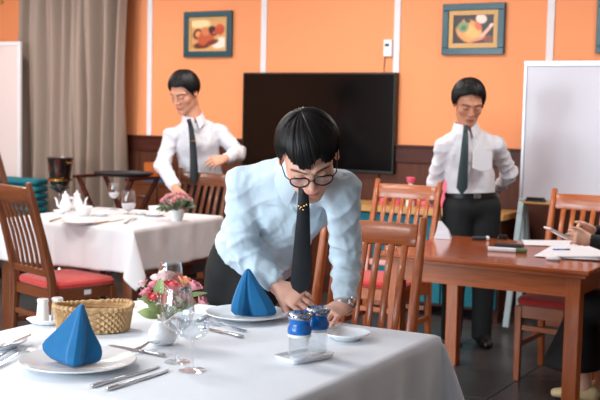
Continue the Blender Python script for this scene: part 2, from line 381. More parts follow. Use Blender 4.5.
# ------------------------------------------------------------------ whiteboard on a stand (right)
def whiteboard():
    tl, bl = ony(525, 61, 7.05), ony(519.5, 200.5, 7.05)
    xl = (tl[0] + bl[0]) / 2; zt, zb = tl[2], bl[2]; W = 1.25
    o = empty('whiteboard', (xl + W / 2, 7.05, 0), 0, 'white dry-erase board on pale metal stand behind right table', 'whiteboard')
    hw = W / 2
    box('board', (-hw + 0.012, -0.008, zb + 0.012), (hw - 0.012, 0.012, zt - 0.02), 'board_white', o)
    for nm, lo, hi in (('frame_rail', (-hw, -0.016, zt - 0.035), (hw, 0.016, zt)), ('frame_rail', (-hw, -0.016, zb), (hw, 0.016, zb + 0.02)),
                       ('frame_rail', (-hw, -0.014, zb + 0.02), (-hw + 0.022, 0.014, zt - 0.035)), ('frame_rail', (hw - 0.022, -0.014, zb + 0.02), (hw, 0.014, zt - 0.035))):
        box(nm, lo, hi, 'grey_metal', o, bevel=0.003)
    box('pen_tray', (-hw + 0.05, -0.085, zb - 0.012), (hw - 0.05, -0.016, zb + 0.002), 'light_wood', o, bevel=0.003)
    for s in (-1, 1):
        x = s * (hw - 0.015) 
        p = MB().bar([(x, 0.035, 0.02), (x, 0.035, zt - 0.1)], 0.04, 0.03).build('upright', 'pale_blue_metal', o, bevel=0.003)
        MB().bar([(x, -0.24, 0.03), (x, 0.01, zb + 0.02)], 0.04, 0.025).build('leg', 'pale_blue_metal', o, bevel=0.003)
        MB().bar([(x, 0.32, 0.03), (x, 0.06, zb + 0.02)], 0.04, 0.025).build('leg', 'pale_blue_metal', o, bevel=0.003)
    e = empty('board_eraser', (xl + 0.13, 6.995, zb + 0.0025), 0, 'dark board eraser lying on whiteboard tray', 'eraser')
    box('felt', (-0.065, -0.022, 0), (0.065, 0.022, 0.014), 'dark_grey', e); box('grip', (-0.06, -0.02, 0.014), (0.06, 0.02, 0.03), 'black_plastic', e, bevel=0.003)
whiteboard()
# flip board at the far left
def flipboard():
    tr = ony(21, 41.5, 7.1); W = 0.95; zt = tr[2]; zb = 0.72
    o = empty('flip_board', (tr[0] - W / 2, 7.1, 0), 0, 'pale pinkish board with white frame beside curtain at far left', 'whiteboard'); hw = W / 2
    box('board', (-hw + 0.02, -0.006, zb + 0.02), (hw - 0.02, 0.012, zt - 0.02), 'flip_white', o)
    for lo, hi in (((-hw, -0.014, zt - 0.035), (hw, 0.014, zt)), ((-hw, -0.014, zb), (hw, 0.014, zb + 0.035)), ((-hw, -0.014, zb + 0.035), (-hw + 0.035, 0.014, zt - 0.035)), ((hw - 0.035, -0.014, zb + 0.035), (hw, 0.014, zt - 0.035))):
        box('frame_rail', lo, hi, 'white_paint', o, bevel=0.003)
    for s in (-1, 1):
        MB().bar([(s * 0.3, -0.12, 0.0), (s * 0.3, -0.005, zb + 0.02)], 0.03, 0.025).build('leg', 'grey_metal', o)
        MB().bar([(s * 0.3, 0.1, 0.0), (s * 0.3, 0.026, zb + 0.05)], 0.03, 0.025).build('leg', 'grey_metal', o)
flipboard()

# ------------------------------------------------------------------ sideboards along the wall
def console():
    xl, xr, yf, yb, zt = -3.75, -2.40, 6.98, 7.40, 0.78
    o = empty('console_table', ((xl + xr) / 2, (yf + yb) / 2, 0), 0, 'long low console with pale wooden top and teal front below television', 'console'); hw, hd = (xr - xl) / 2, (yb - yf) / 2
    xl2 = -hw; n = 3
    box('top', (-hw, -hd, zt - 0.045), (hw, hd, zt), 'light_wood', o, bevel=0.004)
    box('body', (-hw + 0.03, -hd + 0.05, 0.08), (hw - 0.03, hd, zt - 0.045), 'dark_wood', o)
    for i in range(n):
        a = -hw + 0.04 + i * (2 * hw - 0.08) / n
        d = box('door', (a + 0.006, -hd + 0.03, 0.1), (a + (2 * hw - 0.08) / n - 0.006, -hd + 0.05, zt - 0.06), 'teal_fabric', o, bevel=0.003)
    for sx in (-1, 1):
        for sy in (-1, 1): box('leg', (sx * (hw - 0.06) - 0.025, sy * (hd - 0.08) - 0.025, 0), (sx * (hw - 0.06) + 0.025, sy * (hd - 0.08) + 0.025, 0.08), 'dark_wood', o)
    return zt
ZC = console()
c = ony(410, 205, 7.15)
bt = empty('bottle', (c[0], 7.15, ZC), 0, 'clear bottle with pink cap standing on pale console', 'bottle')
MB().lathe([(0.0, 0), (0.03, 0), (0.032, 0.01), (0.032, 0.12), (0.026, 0.15), (0.014, 0.165), (0.014, 0.175)]).build('body', 'porcelain', bt, smooth=True)
MB().lathe([(0.024, 0.172), (0.026, 0.176), (0.034, 0.205), (0.034, 0.212), (0.03, 0.216), (0.0, 0.216)]).build('cap', 'pink_plastic', bt, smooth=True)
c = ony(428, 200, 7.2)
m = MB(); m.loft([[(-0.20, -0.06, 0), (0.14, -0.06, 0), (0.14, 0.06, 0), (-0.20, 0.06, 0)], [(-0.14, -0.055, 0.12), (0.14, -0.055, 0.13), (0.14, 0.055, 0.13), (-0.14, 0.055, 0.12)], [(0.05, -0.03, 0.24), (0.14, -0.03, 0.25), (0.14, 0.03, 0.25), (0.05, 0.03, 0.24)], [(0.11, -0.01, 0.3), (0.14, -0.01, 0.3), (0.14, 0.01, 0.3), (0.11, 0.01, 0.3)]])
tag(m.build('gift_bag', 'pink_plastic', None, bevel=0.01, loc=(c[0] + 0.06, 7.25, ZC)), 'bright pink bag slumped on console behind right man', 'bag')
for k, pxx in enumerate((384, 396)):
    c = ony(pxx, 205, 7.15)
    jr = empty('jar', (c[0], 7.15, ZC), 0, ('pink jar on console, nearer the television' if k == 0 else 'pink jar on console, beside the capped bottle'), 'jar', 'pink jars on the console')
    MB().lathe([(0, 0), (0.03, 0), (0.033, 0.01), (0.033, 0.06), (0.027, 0.072)]).build('body', 'pink_plastic', jr, smooth=True)
    MB().lathe([(0.029, 0.07), (0.029, 0.086), (0, 0.088)]).build('lid', 'white_paint', jr, smooth=True)

def drawers():
    a = ony(131, 180, 7.0); zt = a[2]; xl = a[0]; W = 0.96; hw = W / 2; hd = 0.24
    o = empty('drawer_cabinet', (xl + hw, 7.2, 0), 0, 'brown wooden drawer cabinet against wall behind left man', 'cabinet')
    box('body', (-hw, -hd, 0.06), (hw, hd, zt - 0.03), 'brown_wood_h', o); box('top', (-hw - 0.01, -hd - 0.015, zt - 0.03), (hw + 0.01, hd, zt), 'brown_wood_h', o, bevel=0.004)
    box('plinth', (-hw + 0.02, -hd + 0.03, 0), (hw - 0.02, hd, 0.06), 'dark_wood', o)
    hh = (zt - 0.03 - 0.08) / 4
    for i in range(4):
        for j in range(3):
            w3 = W / 3
            d = box('drawer', (-hw + j * w3 + 0.006, -hd - 0.018, 0.08 + i * hh + 0.006), (-hw + (j + 1) * w3 - 0.006, -hd, 0.08 + (i + 1) * hh - 0.006), 'brown_wood_h', o, bevel=0.003)
            zz = 0.08 + (i + 0.5) * hh; xx = -hw + (j + 0.5) * w3
            box('handle', (xx - 0.06, -hd - 0.032, zz - 0.008), (xx + 0.06, -hd - 0.018, zz + 0.008), 'steel', d, bevel=0.003)
    return zt
ZD = drawers()
c = ony(153, 176, 7.15)
m = MB().box((-0.06, -0.05, 0), (0.1, 0.05, 0.15)); tag(m.build('wooden_box', 'wood_h', None, bevel=0.004, loc=(c[0], 7.15, ZD)), 'light wooden box standing on drawer cabinet', 'box')
c = ony(150, 178, 7.02)
m = MB().loft([[(-0.04, -0.05, 0), (0.2, -0.06, 0), (0.2, 0.05, 0), (-0.04, 0.05, 0)], [(-0.035, -0.045, 0.02), (0.19, -0.055, 0.03), (0.19, 0.04, 0.03), (-0.035, 0.045, 0.02)]])
tag(m.build('folded_cloth', 'napkin_blue', None, bevel=0.006, loc=(c[0], 7.05, ZD)), 'folded blue cloth lying on drawer cabinet', 'cloth')

# tray on a folding stand
def tray_stand():
    a, b = ony(91, 172, 6.62), ony(146, 174, 6.62); cx = (a[0] + b[0]) / 2; z = (a[2] + b[2]) / 2 - 0.02; hw = 0.27
    o = empty('tray_stand', (cx, 6.62, 0), 0, 'dark wooden folding tray stand in front of curtain', 'stand')
    for y in (-0.16, 0.16):
        for s in (-1, 1): MB().bar([(s * hw, y + 0.012 * s, z - 0.01), (-s * hw, y + 0.012 * s, 0.0)], 0.035, 0.02, (1, 0, 0)).build('leg', 'dark_wood', o)
    for s in (-1, 1): MB().bar([(s * hw, -0.22, z - 0.012), (s * hw, 0.22, z - 0.012)], 0.04, 0.024).build('rail', 'dark_wood', o, bevel=0.003)
    t = MB().lathe([(0, 0), (0.2, 0), (0.225, 0.012), (0.235, 0.028), (0.228, 0.028), (0.215, 0.014), (0, 0.008)], 36, sx=1.05)
    tag(t.build('serving_tray', 'dark_grey', None, True, loc=(cx + 0.06, 6.62, z + 0.001)), 'dark oval serving tray resting on folding stand', 'tray')
tray_stand()

# champagne bucket on a floor stand
def bucket():
    b = onz(60, 270, 0.0); y = 6.85; c = ony(60, 190, y)
    rim = ony(60, 157.5, y)[2]; o = empty('bucket_stand', (c[0], y, 0), 0, 'steel ice bucket stand with domed brass base by curtain', 'stand')
    MB().lathe([(0, 0), (0.13, 0), (0.135, 0.008), (0.12, 0.02), (0.05, 0.035), (0.02, 0.06), (0.014, 0.08)], 32).build('base', 'steel', o, smooth=True)
    MB().lathe([(0.014, 0.06), (0.03, 0.075), (0.03, 0.1), (0.014, 0.12)], 24).build('collar', 'brass', o, smooth=True)
    MB().tube([(0, 0, 0.07), (0, 0, rim - 0.3)], 0.013, 12).build('pole', 'steel', o, smooth=True)
    MB().lathe([(0.012, rim - 0.31), (0.05, rim - 0.285), (0.085, rim - 0.262), (0.09, rim - 0.25), (0.08, rim - 0.25), (0.012, rim - 0.27)], 28).build('cradle', 'steel', o, smooth=True)
    MB().lathe([(0.098, rim - 0.2), (0.106, rim - 0.2), (0.106, rim - 0.182), (0.098, rim - 0.182)], 28, cap=False).build('ring', 'brass', o, smooth=True)
    k = empty('ice_bucket', (c[0], y, rim - 0.268), 0, 'polished steel ice bucket on stand in front of curtain', 'bucket')
    MB().lathe([(0, 0.02), (0.064, 0.02), (0.08, 0.035), (0.1, 0.16), (0.112, 0.255), (0.117, 0.265), (0.112, 0.268), (0.106, 0.258), (0.074, 0.04), (0, 0.035)], 32).build('body', 'steel_dark_reflection', k, smooth=True)
    for s in (-1, 1): MB().tube([(s * 0.108, -0.025, 0.22), (s * 0.125, -0.02, 0.225), (s * 0.13, 0, 0.225), (s * 0.125, 0.02, 0.225), (s * 0.108, 0.025, 0.22)], 0.006, 8).build('handle', 'brass', k, smooth=True)
bucket()

# teal channel-tufted bench along the wall at the far left
def couch():
    a = ony(55, 180, 7.0); xr = a[0] + 0.02; W = 1.7; zt = 0.83; hw = W / 2
    o = empty('sofa', (xr - hw, 6.6, 0), 0, 'teal upholstered sofa with horizontal channels below flip board', 'sofa')
    n = 7; z0 = 0.40
    for i in range(n):
        za = z0 + i * (zt - z0) / n; zb = z0 + (i + 1) * (zt - z0) / n
        MB().box((-hw, 0.14 - 0.0 * i, za + 0.004), (hw, 0.3, zb - 0.004)).build('back_channel', 'teal_fabric', o, bevel=0.02)
    box('seat_cushion', (-hw, -0.38, 0.27), (hw, 0.14, 0.44), 'teal_fabric', o, bevel=0.03)
    box('base', (-hw + 0.02, -0.36, 0.09), (hw - 0.02, 0.28, 0.27), 'teal_fabric', o, bevel=0.01)
    for sx in (-1, 1):
        for yy in (-0.32, 0.24): box('foot', (sx * (hw - 0.08) - 0.025, yy - 0.025, 0), (sx * (hw - 0.08) + 0.025, yy + 0.025, 0.09), 'dark_wood', o)
couch()
# ================================================================== CHAIRS AND TABLES
def make_chair(tone, label, group=None):
    """origin on the floor under the seat, facing +y"""
    o = empty('dining_chair', (0, 0, 0), 0, label, 'chair', group)
    V, H = tone + '_v', tone + '_h'; hw = 0.212; yb = -0.2; top = 1.04
    def ylean(z): return yb - 0.03 * max(0, (0.45 - z) / 0.45) ** 1.5 - (0.15 * ((z - 0.45) / 0.59) ** 1.15 if z > 0.45 else 0)
    for s in (-1, 1):
        pts = [(s * hw, ylean(z), z) for z in (0, 0.2, 0.38, 0.48, 0.6, 0.72, 0.84, 0.95, top)]
        MB().bar(pts, [0.034, 0.036, 0.038, 0.038, 0.037, 0.036, 0.034, 0.033, 0.03], [0.03, 0.036, 0.044, 0.046, 0.042, 0.038, 0.035, 0.033, 0.028]).build('leg', V, o, smooth=True, bevel=0.006)
        MB().bar([(s * 0.205, 0.2, 0), (s * 0.205, 0.2, 0.42)], [0.032, 0.042], [0.032, 0.042]).build('leg', V, o, bevel=0.004)
        MB().bar([(s * 0.207, yb + 0.0, 0.2), (s * 0.205, 0.185, 0.2)], 0.02, 0.032).build('stretcher', H, o, bevel=0.003)
    MB().bar([(-0.19, yb - 0.01, 0.26), (0.19, yb - 0.01, 0.26)], 0.03, 0.02, (0, 0, 1)).build('stretcher', H, o, bevel=0.003)
    MB().bar([(-0.187, 0.2, 0.30), (0.187, 0.2, 0.30)], 0.03, 0.02, (0, 0, 1)).build('stretcher', H, o, bevel=0.003)
    zc = 0.965
    cr = [(x, ylean(zc) - 0.016 * (1 - (x / hw) ** 2), zc) for x in np.linspace(-hw + 0.015, hw - 0.015, 9)]
    MB().bar(cr, [0.088 + 0.008 * (1 - (p[0] / hw) ** 2) for p in cr], 0.024, (0, -0.2, 1)).build('crest_rail', H, o, smooth=True, bevel=0.005)
    zl = 0.52
    MB().bar([(-hw + 0.016, ylean(zl), zl), (hw - 0.016, ylean(zl), zl)], 0.04, 0.022, (0, -0.1, 1)).build('lower_rail', H, o, bevel=0.004)
    for i in range(6):
        x = -0.1475 + i * 0.059
        pts = [(x * (0.97 + 0.03 * (z - 0.5)), ylean(z) - 0.012 * (1 - (x / hw) ** 2) * (z - 0.5) / 0.45 + 0.012 * math.sin((z - 0.52) / 0.42 * math.pi), z) for z in (0.535, 0.63, 0.73, 0.83, 0.925)]
        MB().bar(pts, 0.028, 0.011).build('slat', V, o, smooth=True, bevel=0.003)
    m = MB()
    m.box((-0.21, 0.186, 0.355), (0.21, 0.214, 0.425)); m.box((-0.195, yb - 0.008, 0.365), (0.195, yb + 0.016, 0.425))
    for s in (-1, 1): m.box((s * 0.208 - 0.012, yb + 0.016, 0.36), (s * 0.208 + 0.012, 0.186, 0.425))
    m.build('seat_frame', H, o, bevel=0.003)
    # cushion
    n = 14; rings = []
    for z, k in ((0.425, 0.0), (0.432, 0.012), (0.452, 0.014), (0.466, 0.004), (0.474, -0.03), (0.480, -0.09)):
        r = []
        for j in range(40):
            a = 2 * math.pi * j / 40; ca, sa = math.cos(a), math.sin(a); e = 0.28
            wx = (0.215 + k) * (1.0 + 0.03 * sa); r.append((wx * math.copysign(abs(ca) ** e, ca), 0.01 + (0.2 + k) * math.copysign(abs(sa) ** e, sa), z))
        rings.append(r)
    MB().loft(rings).build('seat', 'red_fabric', o, smooth=True)
    return o
def dup(o, label, group=None):
    c = copy_tree(o); c['label'] = label
    return c
def put(o, x, y, rz): o.location = (x, y, 0); o.rotation_euler = (0, 0, rz)
PI = math.pi
G = 'slat-backed wooden dining chairs'
chA = make_chair('wood', 'orange-brown slat-back chair directly behind the bending man at front table', G)
def put_back(o, px_top, y, rz, side, z=1.04):
    """put a chair so that the top of one back post falls on the ray of a pixel at room depth y"""
    p = ony(*px_top, y); l = Vector((side * 0.212, -0.35, 0)); R = Matrix.Rotation(rz, 3, 'Z') @ l
    put(o, p[0] - R.x, y - R.y, rz)
    return p
put_back(chA, (424, 216), 3.92, PI + 0.10, -1)
chB = dup(chA, 'slat-back chair left of wooden table, in front of the pale console'); put_back(chB, (440, 188), 6.12, PI + 0.02, -1)
chC = dup(chA, 'slat-back chair at wooden table in front of the whiteboard'); put_back(chC, (555, 188), 6.12, PI - 0.03, 1)
chD = make_chair('brown_wood', 'dark slat-back chair in front of the left standing man', G); put_back(chD, (181, 169.5), 6.14, PI + 0.0, 1)
chE = dup(chD, 'dark slat-back chair at near left edge with red seat and white sticker'); put_back(chE, (28, 179), 4.22, -0.30, 1)
sk = box('sticker', (0.2205, 0.0, 0.385), (0.2215, 0.045, 0.412), 'paper', chE); sk['label'] = 'small white sticker'
chF = dup(chD, 'slat-back chair post rising beside the teal sofa at far left edge'); put_back(chF, (-3, 147), 5.75, -0.45, 1); chF.scale = (1, 1, 1.075)
chG = dup(chA, 'slat-back chair the seated person at right table sits on'); put(chG, -1.02, 5.36, PI / 2)

def wood_table(cx, cy, w, d, rz, label, tone='wood', z=0.75, i=0.08):
    o = empty('dining_table', (cx, cy, 0), rz, label, 'table'); hw, hd = w / 2, d / 2
    box('tabletop', (-hw, -hd, z - 0.022), (hw, hd, z), 'table_wood', o, bevel=0.006)
    m = MB(); m.box((-hw + 0.018, -hd + 0.018, z - 0.04), (hw - 0.018, hd - 0.018, z - 0.022)); m.build('edge_moulding', tone + '_h', o, bevel=0.003)
    for y in (-hd + i, hd - i): box('apron', (-hw + i + 0.035, y - 0.011, z - 0.14), (hw - i - 0.035, y + 0.011, z - 0.04), tone + '_h', o)
    for x in (-hw + i, hw - i): box('apron', (x - 0.011, -hd + i + 0.035, z - 0.14), (x + 0.011, hd - i - 0.035, z - 0.04), tone + '_h', o)
    for sx in (-1, 1):
        for sy in (-1, 1):
            x, y = sx * (hw - i - 0.005), sy * (hd - i - 0.005)
            box('leg', (x - 0.036, y - 0.036, 0), (x + 0.036, y + 0.036, z - 0.04), tone + '_v', o, bevel=0.005)
    return o
TR = (-1.785, 5.315, 1.09, 0.97)      # right table: centre, size
wood_table(*TR, 0.0, 'glossy orange-brown wooden table with papers on the right')
TF = (-1.8425, 2.505, 1.155, 1.17)    # front table
wood_table(TF[0], TF[1], TF[2], TF[3], 0.0, 'square wooden table under white cloth in the foreground', z=0.747)
RL = math.radians(4.0)
TLc = np.array([-3.895, 4.80]); TLs = 1.02
ux, uy = np.array([math.cos(RL), math.sin(RL)]), np.array([-math.sin(RL), math.cos(RL)])
TL = TLc - ux * TLs * 0.5 + uy * TLs * 0.5
wood_table(TL[0], TL[1], TLs, TLs, RL, 'square wooden table under cream cloth at left', 'brown_wood', z=0.747, i=0.045)

def tablecloth(name, cx, cy, w, d, rz, over, mat, label, seed, wave=0.012):
    """cloth square: flat top, hanging sides with soft folds, a pleated point at each corner"""
    rng = np.random.RandomState(seed); hw, hd = w / 2 + 0.006, d / 2 + 0.006; zt = 0.752; rr = 0.012
    def axis(h, n):
        a = np.concatenate([np.linspace(-h - over, -h, 20)[:-1], np.linspace(-h, h, n), np.linspace(h, h + over, 20)[1:]]); return a
    us, vs_ = axis(hw, 90), axis(hd, 90); ph = rng.rand(8) * 6.28
    def side_wave(s, drop, k):
        return wave * min(1, drop / 0.12) * (math.sin(s * 21 + ph[k]) * 0.6 + math.sin(s * 37 + ph[k + 1]) * 0.4 + 0.5 * math.sin(s * 9 + ph[k + 2]))
    P = []
    for v in vs_:
        for u in us:
            a, b = max(0, abs(u) - hw), max(0, abs(v) - hd); su, sv = math.copysign(1, u), math.copysign(1, v)
            if a == 0 and b == 0:
                z = zt + 0.0006 * math.sin(u * 14 + v * 5 + ph[0]) ; e = min(hw - abs(u), hd - abs(v))
                if e < rr: z -= rr * (1 - math.sqrt(max(0, 1 - ((rr - e) / rr) ** 2))) * 0.6
                P.append((u, v, z))
            elif a > 0 and b == 0:
                out = 0.004 + side_wave(v, a, 0 if su > 0 else 3) + 0.02 * a; P.append((su * (hw + out), v, zt - rr * 0.6 - a))
            elif b > 0 and a == 0:
                out = 0.004 + side_wave(u, b, 1 if sv > 0 else 4) + 0.02 * b; P.append((u, sv * (hd + out), zt - rr * 0.6 - b))
            else:
                r = math.hypot(a, b); f = math.atan2(b, a); q = math.sin(2 * f)
                ou = 0.004 + side_wave(sv * hd, a, 0 if su > 0 else 3) * math.cos(f) + 0.02 * r; ov = 0.004 + side_wave(su * hw, b, 1 if sv > 0 else 4) * math.sin(f) + 0.02 * r
                dg = 0.24 * r * q; tg = 0.17 * r * math.sin(4 * f)
                x = su * (hw + ou + dg * 0.9 + tg); y = sv * (hd + ov + dg * 0.9 - tg)
                P.append((x, y, zt - rr * 0.6 - r * (1 - 0.05 * q)))
    nu, nv = len(us), len(vs_); fs = []
    for j in range(nv - 1):
        for i in range(nu - 1): q = j * nu + i; fs.append((q, q + 1, q + nu + 1, q + nu))
    me = bpy.data.meshes.new(name); me.from_pydata(P, [], fs); me.shade_smooth()
    o = link(name, me, mat, None, (cx, cy, 0), rz)
    s = o.modifiers.new('thick', 'SOLIDIFY'); s.thickness = 0.0015; s.offset = 1
    return tag(o, label, 'tablecloth')
tablecloth('tablecloth', TF[0], TF[1], TF[2], TF[3], 0.0, 0.34, 'white_cloth', 'white cloth draped over the foreground table', 3)
tablecloth('tablecloth', TL[0], TL[1], TLs, TLs, RL, 0.25, 'cream_cloth', 'cream white cloth on the left table with hanging corner point', 5)
# ================================================================== THINGS ON THE TABLES
ZT = 0.7545
def P(px, py, z=ZT): p = onz(px, py, z); return (p[0], p[1], z)
def plate(loc, r, label, mat='porcelain'):
    m = MB().lathe([(0, 0.0), (r * 0.55, 0.0), (r * 0.6, 0.003), (r * 0.72, 0.01), (r * 0.98, 0.019), (r, 0.021), (r * 0.985, 0.0235), (r * 0.72, 0.0145), (r * 0.6, 0.007), (0, 0.005)], 56)
    return tag(m.build('plate', mat, None, True, loc=loc), label, 'plate')
def frompix(px, py, dz): p = onz(px, py, ZT + dz); return (p[0], p[1], ZT)
PL1 = frompix(78, 360, 0.018); plate(PL1, 0.158, 'large white dinner plate under the left blue napkin')
PL2 = frompix(247.5, 313, 0.018); plate(PL2, 0.142, 'white dinner plate under the right blue napkin')
PL3 = frompix(346, 334.5, 0.014); plate(PL3, 0.075, 'small white side plate near right corner of front table')
PL4 = frompix(0, 342.5, 0.014); plate(PL4, 0.078, 'small white side plate cut off by the left picture edge')

def napkin(loc, pts, faces, label, thick=0.004):
    me = bpy.data.meshes.new('napkin'); me.from_pydata([tuple(p) for p in pts], [], faces)
    bm = bmesh.new(); bm.from_mesh(me); bmesh.ops.recalc_face_normals(bm, faces=bm.faces[:]); bmesh.ops.subdivide_edges(bm, edges=bm.edges[:], cuts=3, use_grid_fill=True); bm.to_mesh(me); bm.free()
    me.shade_smooth()
    o = link('napkin', me, 'napkin_blue', None, loc)
    s = o.modifiers.new('thick', 'SOLIDIFY'); s.thickness = thick; s.offset = 0
    s = o.modifiers.new('sub', 'SUBSURF'); s.levels = 1; s.render_levels = 1
    return tag(o, label, 'napkin')
# napkin 1: a standing pyramid: points given by pixel on planes through the plate centre
def np_pts(loc, rows):
    out = []
    for px, py, dd in rows:
        base = np.linalg.norm(np.array(loc) - CAM) * 0 + float((np.array([loc[0], loc[1], ZT]) - CAM).dot(_fw))
        out.append(dep(px, py, base + dd) - np.array(loc))
    return out
def lathe_napkin(loc, outline, label, sc=1.0):
    """loft of horizontal sections (u = camera-right, v = towards camera) up to the apex"""
    U = _r0; Vv = -_fh; rings = []
    for z, prof in outline: rings.append([tuple(U * a * sc + Vv * b * sc + np.array([0, 0, z * sc])) for a, b in prof])
    n = len(rings[0]); R2 = []
    def cat(pp):  # resample closed ring with rounded corners
        pp = [np.array(p) for p in pp]; out = []
        for i in range(len(pp)):
            a, b, c = pp[i - 1], pp[i], pp[(i + 1) % len(pp)]
            for t in (0.0,): out += [b * 0.88 + a * 0.12, b, b * 0.88 + c * 0.12, b * 0.5 + c * 0.5]
        return [tuple(p) for p in out]
    rings = [cat(r) for r in rings]
    m = MB(); m.loft(rings, True, True); me = m.mesh('napkin', False); me.shade_smooth()
    o = link('napkin', me, 'napkin_blue', None, loc)
    s = o.modifiers.new('sub', 'SUBSURF'); s.levels = 1; s.render_levels = 1
    return tag(o, label, 'napkin')
# cross-sections: left wing, front pleat (double), right wing, back
def sec(k, l, r, f, b=0.05, w=0.022, g=0.012):
    return [(-l, -0.01), (-l, 0.004), (-w * 1.1, f - g * 1.4), (-w, f), (0.0, f + g), (w, f), (w * 1.25, f - g * 2.2), (r, 0.012), (r, -0.002), (0.0, -b)]
N1 = (PL1[0] - 0.004, PL1[1] - 0.004, ZT + 0.0065)
U1 = lambda a, b: None
lathe_napkin(N1, [
    (0.000, [(-0.060, -0.030), (-0.056, -0.010), (-0.020, 0.034), (-0.014, 0.050), (0.006, 0.058), (0.022, 0.050), (0.026, 0.030), (0.062, 0.000), (0.062, -0.014), (0.010, -0.055)]),
    (0.020, [(-0.088, -0.030), (-0.086, -0.014), (-0.022, 0.030), (-0.015, 0.050), (0.006, 0.058), (0.024, 0.050), (0.028, 0.026), (0.070, -0.004), (0.070, -0.014), (0.010, -0.052)]),
    (0.048, [(-0.104, -0.028), (-0.104, -0.018), (-0.022, 0.022), (-0.012, 0.042), (0.008, 0.048), (0.026, 0.040), (0.029, 0.016), (0.068, -0.010), (0.068, -0.018), (0.010, -0.046)]),
    (0.075, [(-0.072, -0.026), (-0.072, -0.018), (-0.014, 0.014), (-0.006, 0.030), (0.010, 0.036), (0.026, 0.028), (0.029, 0.008), (0.048, -0.010), (0.048, -0.018), (0.010, -0.036)]),
    (0.115, [(-0.034, -0.022), (-0.034, -0.016), (-0.004, 0.004), (0.002, 0.014), (0.012, 0.018), (0.024, 0.013), (0.027, -0.002), (0.033, -0.012), (0.033, -0.016), (0.012, -0.028)]),
    (0.150, [(-0.005, -0.017), (-0.005, -0.014), (0.005, -0.005), (0.008, 0.000), (0.013, 0.002), (0.019, 0.000), (0.021, -0.007), (0.022, -0.013), (0.022, -0.015), (0.014, -0.020)]),
    (0.163, [(0.007, -0.014), (0.007, -0.013), (0.010, -0.009), (0.011, -0.008), (0.014, -0.007), (0.016, -0.008), (0.017, -0.010), (0.018, -0.013), (0.018, -0.014), (0.014, -0.016)])],
    'tall folded blue napkin pyramid on the left dinner plate')
N2 = (PL2[0] + 0.006, PL2[1], ZT + 0.0065)
lathe_napkin(N2, [
    (0.000, [(-0.058, -0.004), (-0.054, 0.018), (-0.034, 0.026), (-0.022, 0.020), (0.006, -0.012), (0.030, 0.018), (0.066, 0.026), (0.092, 0.010), (0.090, -0.010), (0.010, -0.040)]),
    (0.030, [(-0.056, -0.004), (-0.052, 0.018), (-0.034, 0.028), (-0.016, 0.022), (0.000, 0.004), (0.012, 0.020), (0.052, 0.026), (0.080, 0.010), (0.078, -0.010), (0.010, -0.038)]),
    (0.060, [(-0.048, -0.006), (-0.044, 0.014), (-0.028, 0.024), (-0.012, 0.022), (-0.004, 0.012), (0.004, 0.022), (0.036, 0.022), (0.060, 0.006), (0.058, -0.010), (0.006, -0.032)]),
    (0.095, [(-0.036, -0.008), (-0.033, 0.008), (-0.022, 0.016), (-0.012, 0.016), (-0.007, 0.011), (0.000, 0.016), (0.016, 0.014), (0.032, 0.002), (0.030, -0.010), (0.000, -0.024)]),
    (0.130, [(-0.020, -0.008), (-0.018, 0.002), (-0.012, 0.006), (-0.009, 0.007), (-0.006, 0.005), (-0.002, 0.006), (0.004, 0.004), (0.010, -0.002), (0.009, -0.008), (-0.004, -0.014)]),
    (0.145, [(-0.011, -0.006), (-0.010, -0.003), (-0.008, -0.001), (-0.007, -0.001), (-0.006, -0.002), (-0.004, -0.001), (-0.002, -0.002), (0.000, -0.004), (0.000, -0.006), (-0.005, -0.008)])],
    'folded blue napkin with two flaps in front of bending man', 1.13)

# ------------------------------------------------------------------ cutlery
def knife(a, b, label, z=ZT, gold=False):
    """a = handle end, b = tip"""
    a, b = np.array(a[:2]), np.array(b[:2]); L = np.linalg.norm(b - a); ang = math.atan2(b[1] - a[1], b[0] - a[0])
    o = empty('table_knife', (a[0], a[1], z), ang, label, 'knife'); mt = 'brass' if gold else 'steel'
    rings = []
    for t, w, h in ((0, 0.005, 0.004), (0.02, 0.009, 0.007), (0.2, 0.008, 0.007), (0.42, 0.0055, 0.006), (0.45, 0.005, 0.005)):
        rings.append([(t * L, w * math.cos(q), 0.0045 + h * 0.6 * math.sin(q)) for q in np.linspace(0, 2 * PI, 10)[:-1]])
    MB().loft(rings).build('handle', mt, o, smooth=True)
    pr = [(0.45, -0.005, 0.005), (0.5, -0.007, 0.009), (0.75, -0.007, 0.0105), (0.92, -0.004, 0.009), (1.0, 0.006, 0.009)]
    m = MB(); m.loft([[(t * L, y0, 0.0015), (t * L, y1, 0.001), (t * L, y1, 0.0016), (t * L, y0, 0.0042)] for t, y0, y1 in pr]); m.build('blade', mt, o, smooth=True)
    return o
def fork(a, b, label, z=ZT):
    a, b = np.array(a[:2]), np.array(b[:2]); L = np.linalg.norm(b - a); ang = math.atan2(b[1] - a[1], b[0] - a[0])
    o = empty('table_fork', (a[0], a[1], z), ang, label, 'fork')
    pr = [(0, 0.004, 0.002), (0.03, 0.009, 0.002), (0.3, 0.006, 0.004), (0.6, 0.0035, 0.011), (0.68, 0.006, 0.012), (0.74, 0.012, 0.008), (0.8, 0.0125, 0.004)]
    MB().loft([[(t * L, -w, z), (t * L, w, z), (t * L, w, z + 0.0025), (t * L, -w, z + 0.0025)] for t, w, z in pr]).build('handle', 'steel', o, smooth=True)
    for i in range(4):
        y = -0.0105 + i * 0.007
        MB().loft([[(t * L, y - w, z), (t * L, y + w, z), (t * L, y + w, z + 0.002), (t * L, y - w, z + 0.002)] for t, w, z in ((0.79, 0.002, 0.004), (0.9, 0.0018, 0.003), (1.0, 0.0009, 0.008))]).build('tine', 'steel', o, smooth=True)
    return o
knife(P(91, 388), P(161, 367), 'table knife nearest the left blue napkin plate')
knife(P(106, 391), P(171, 370.5), 'table knife on the outside, nearest the camera')
fork(P(-10, 371), P(34, 350), 'fork left of the large dinner plate')
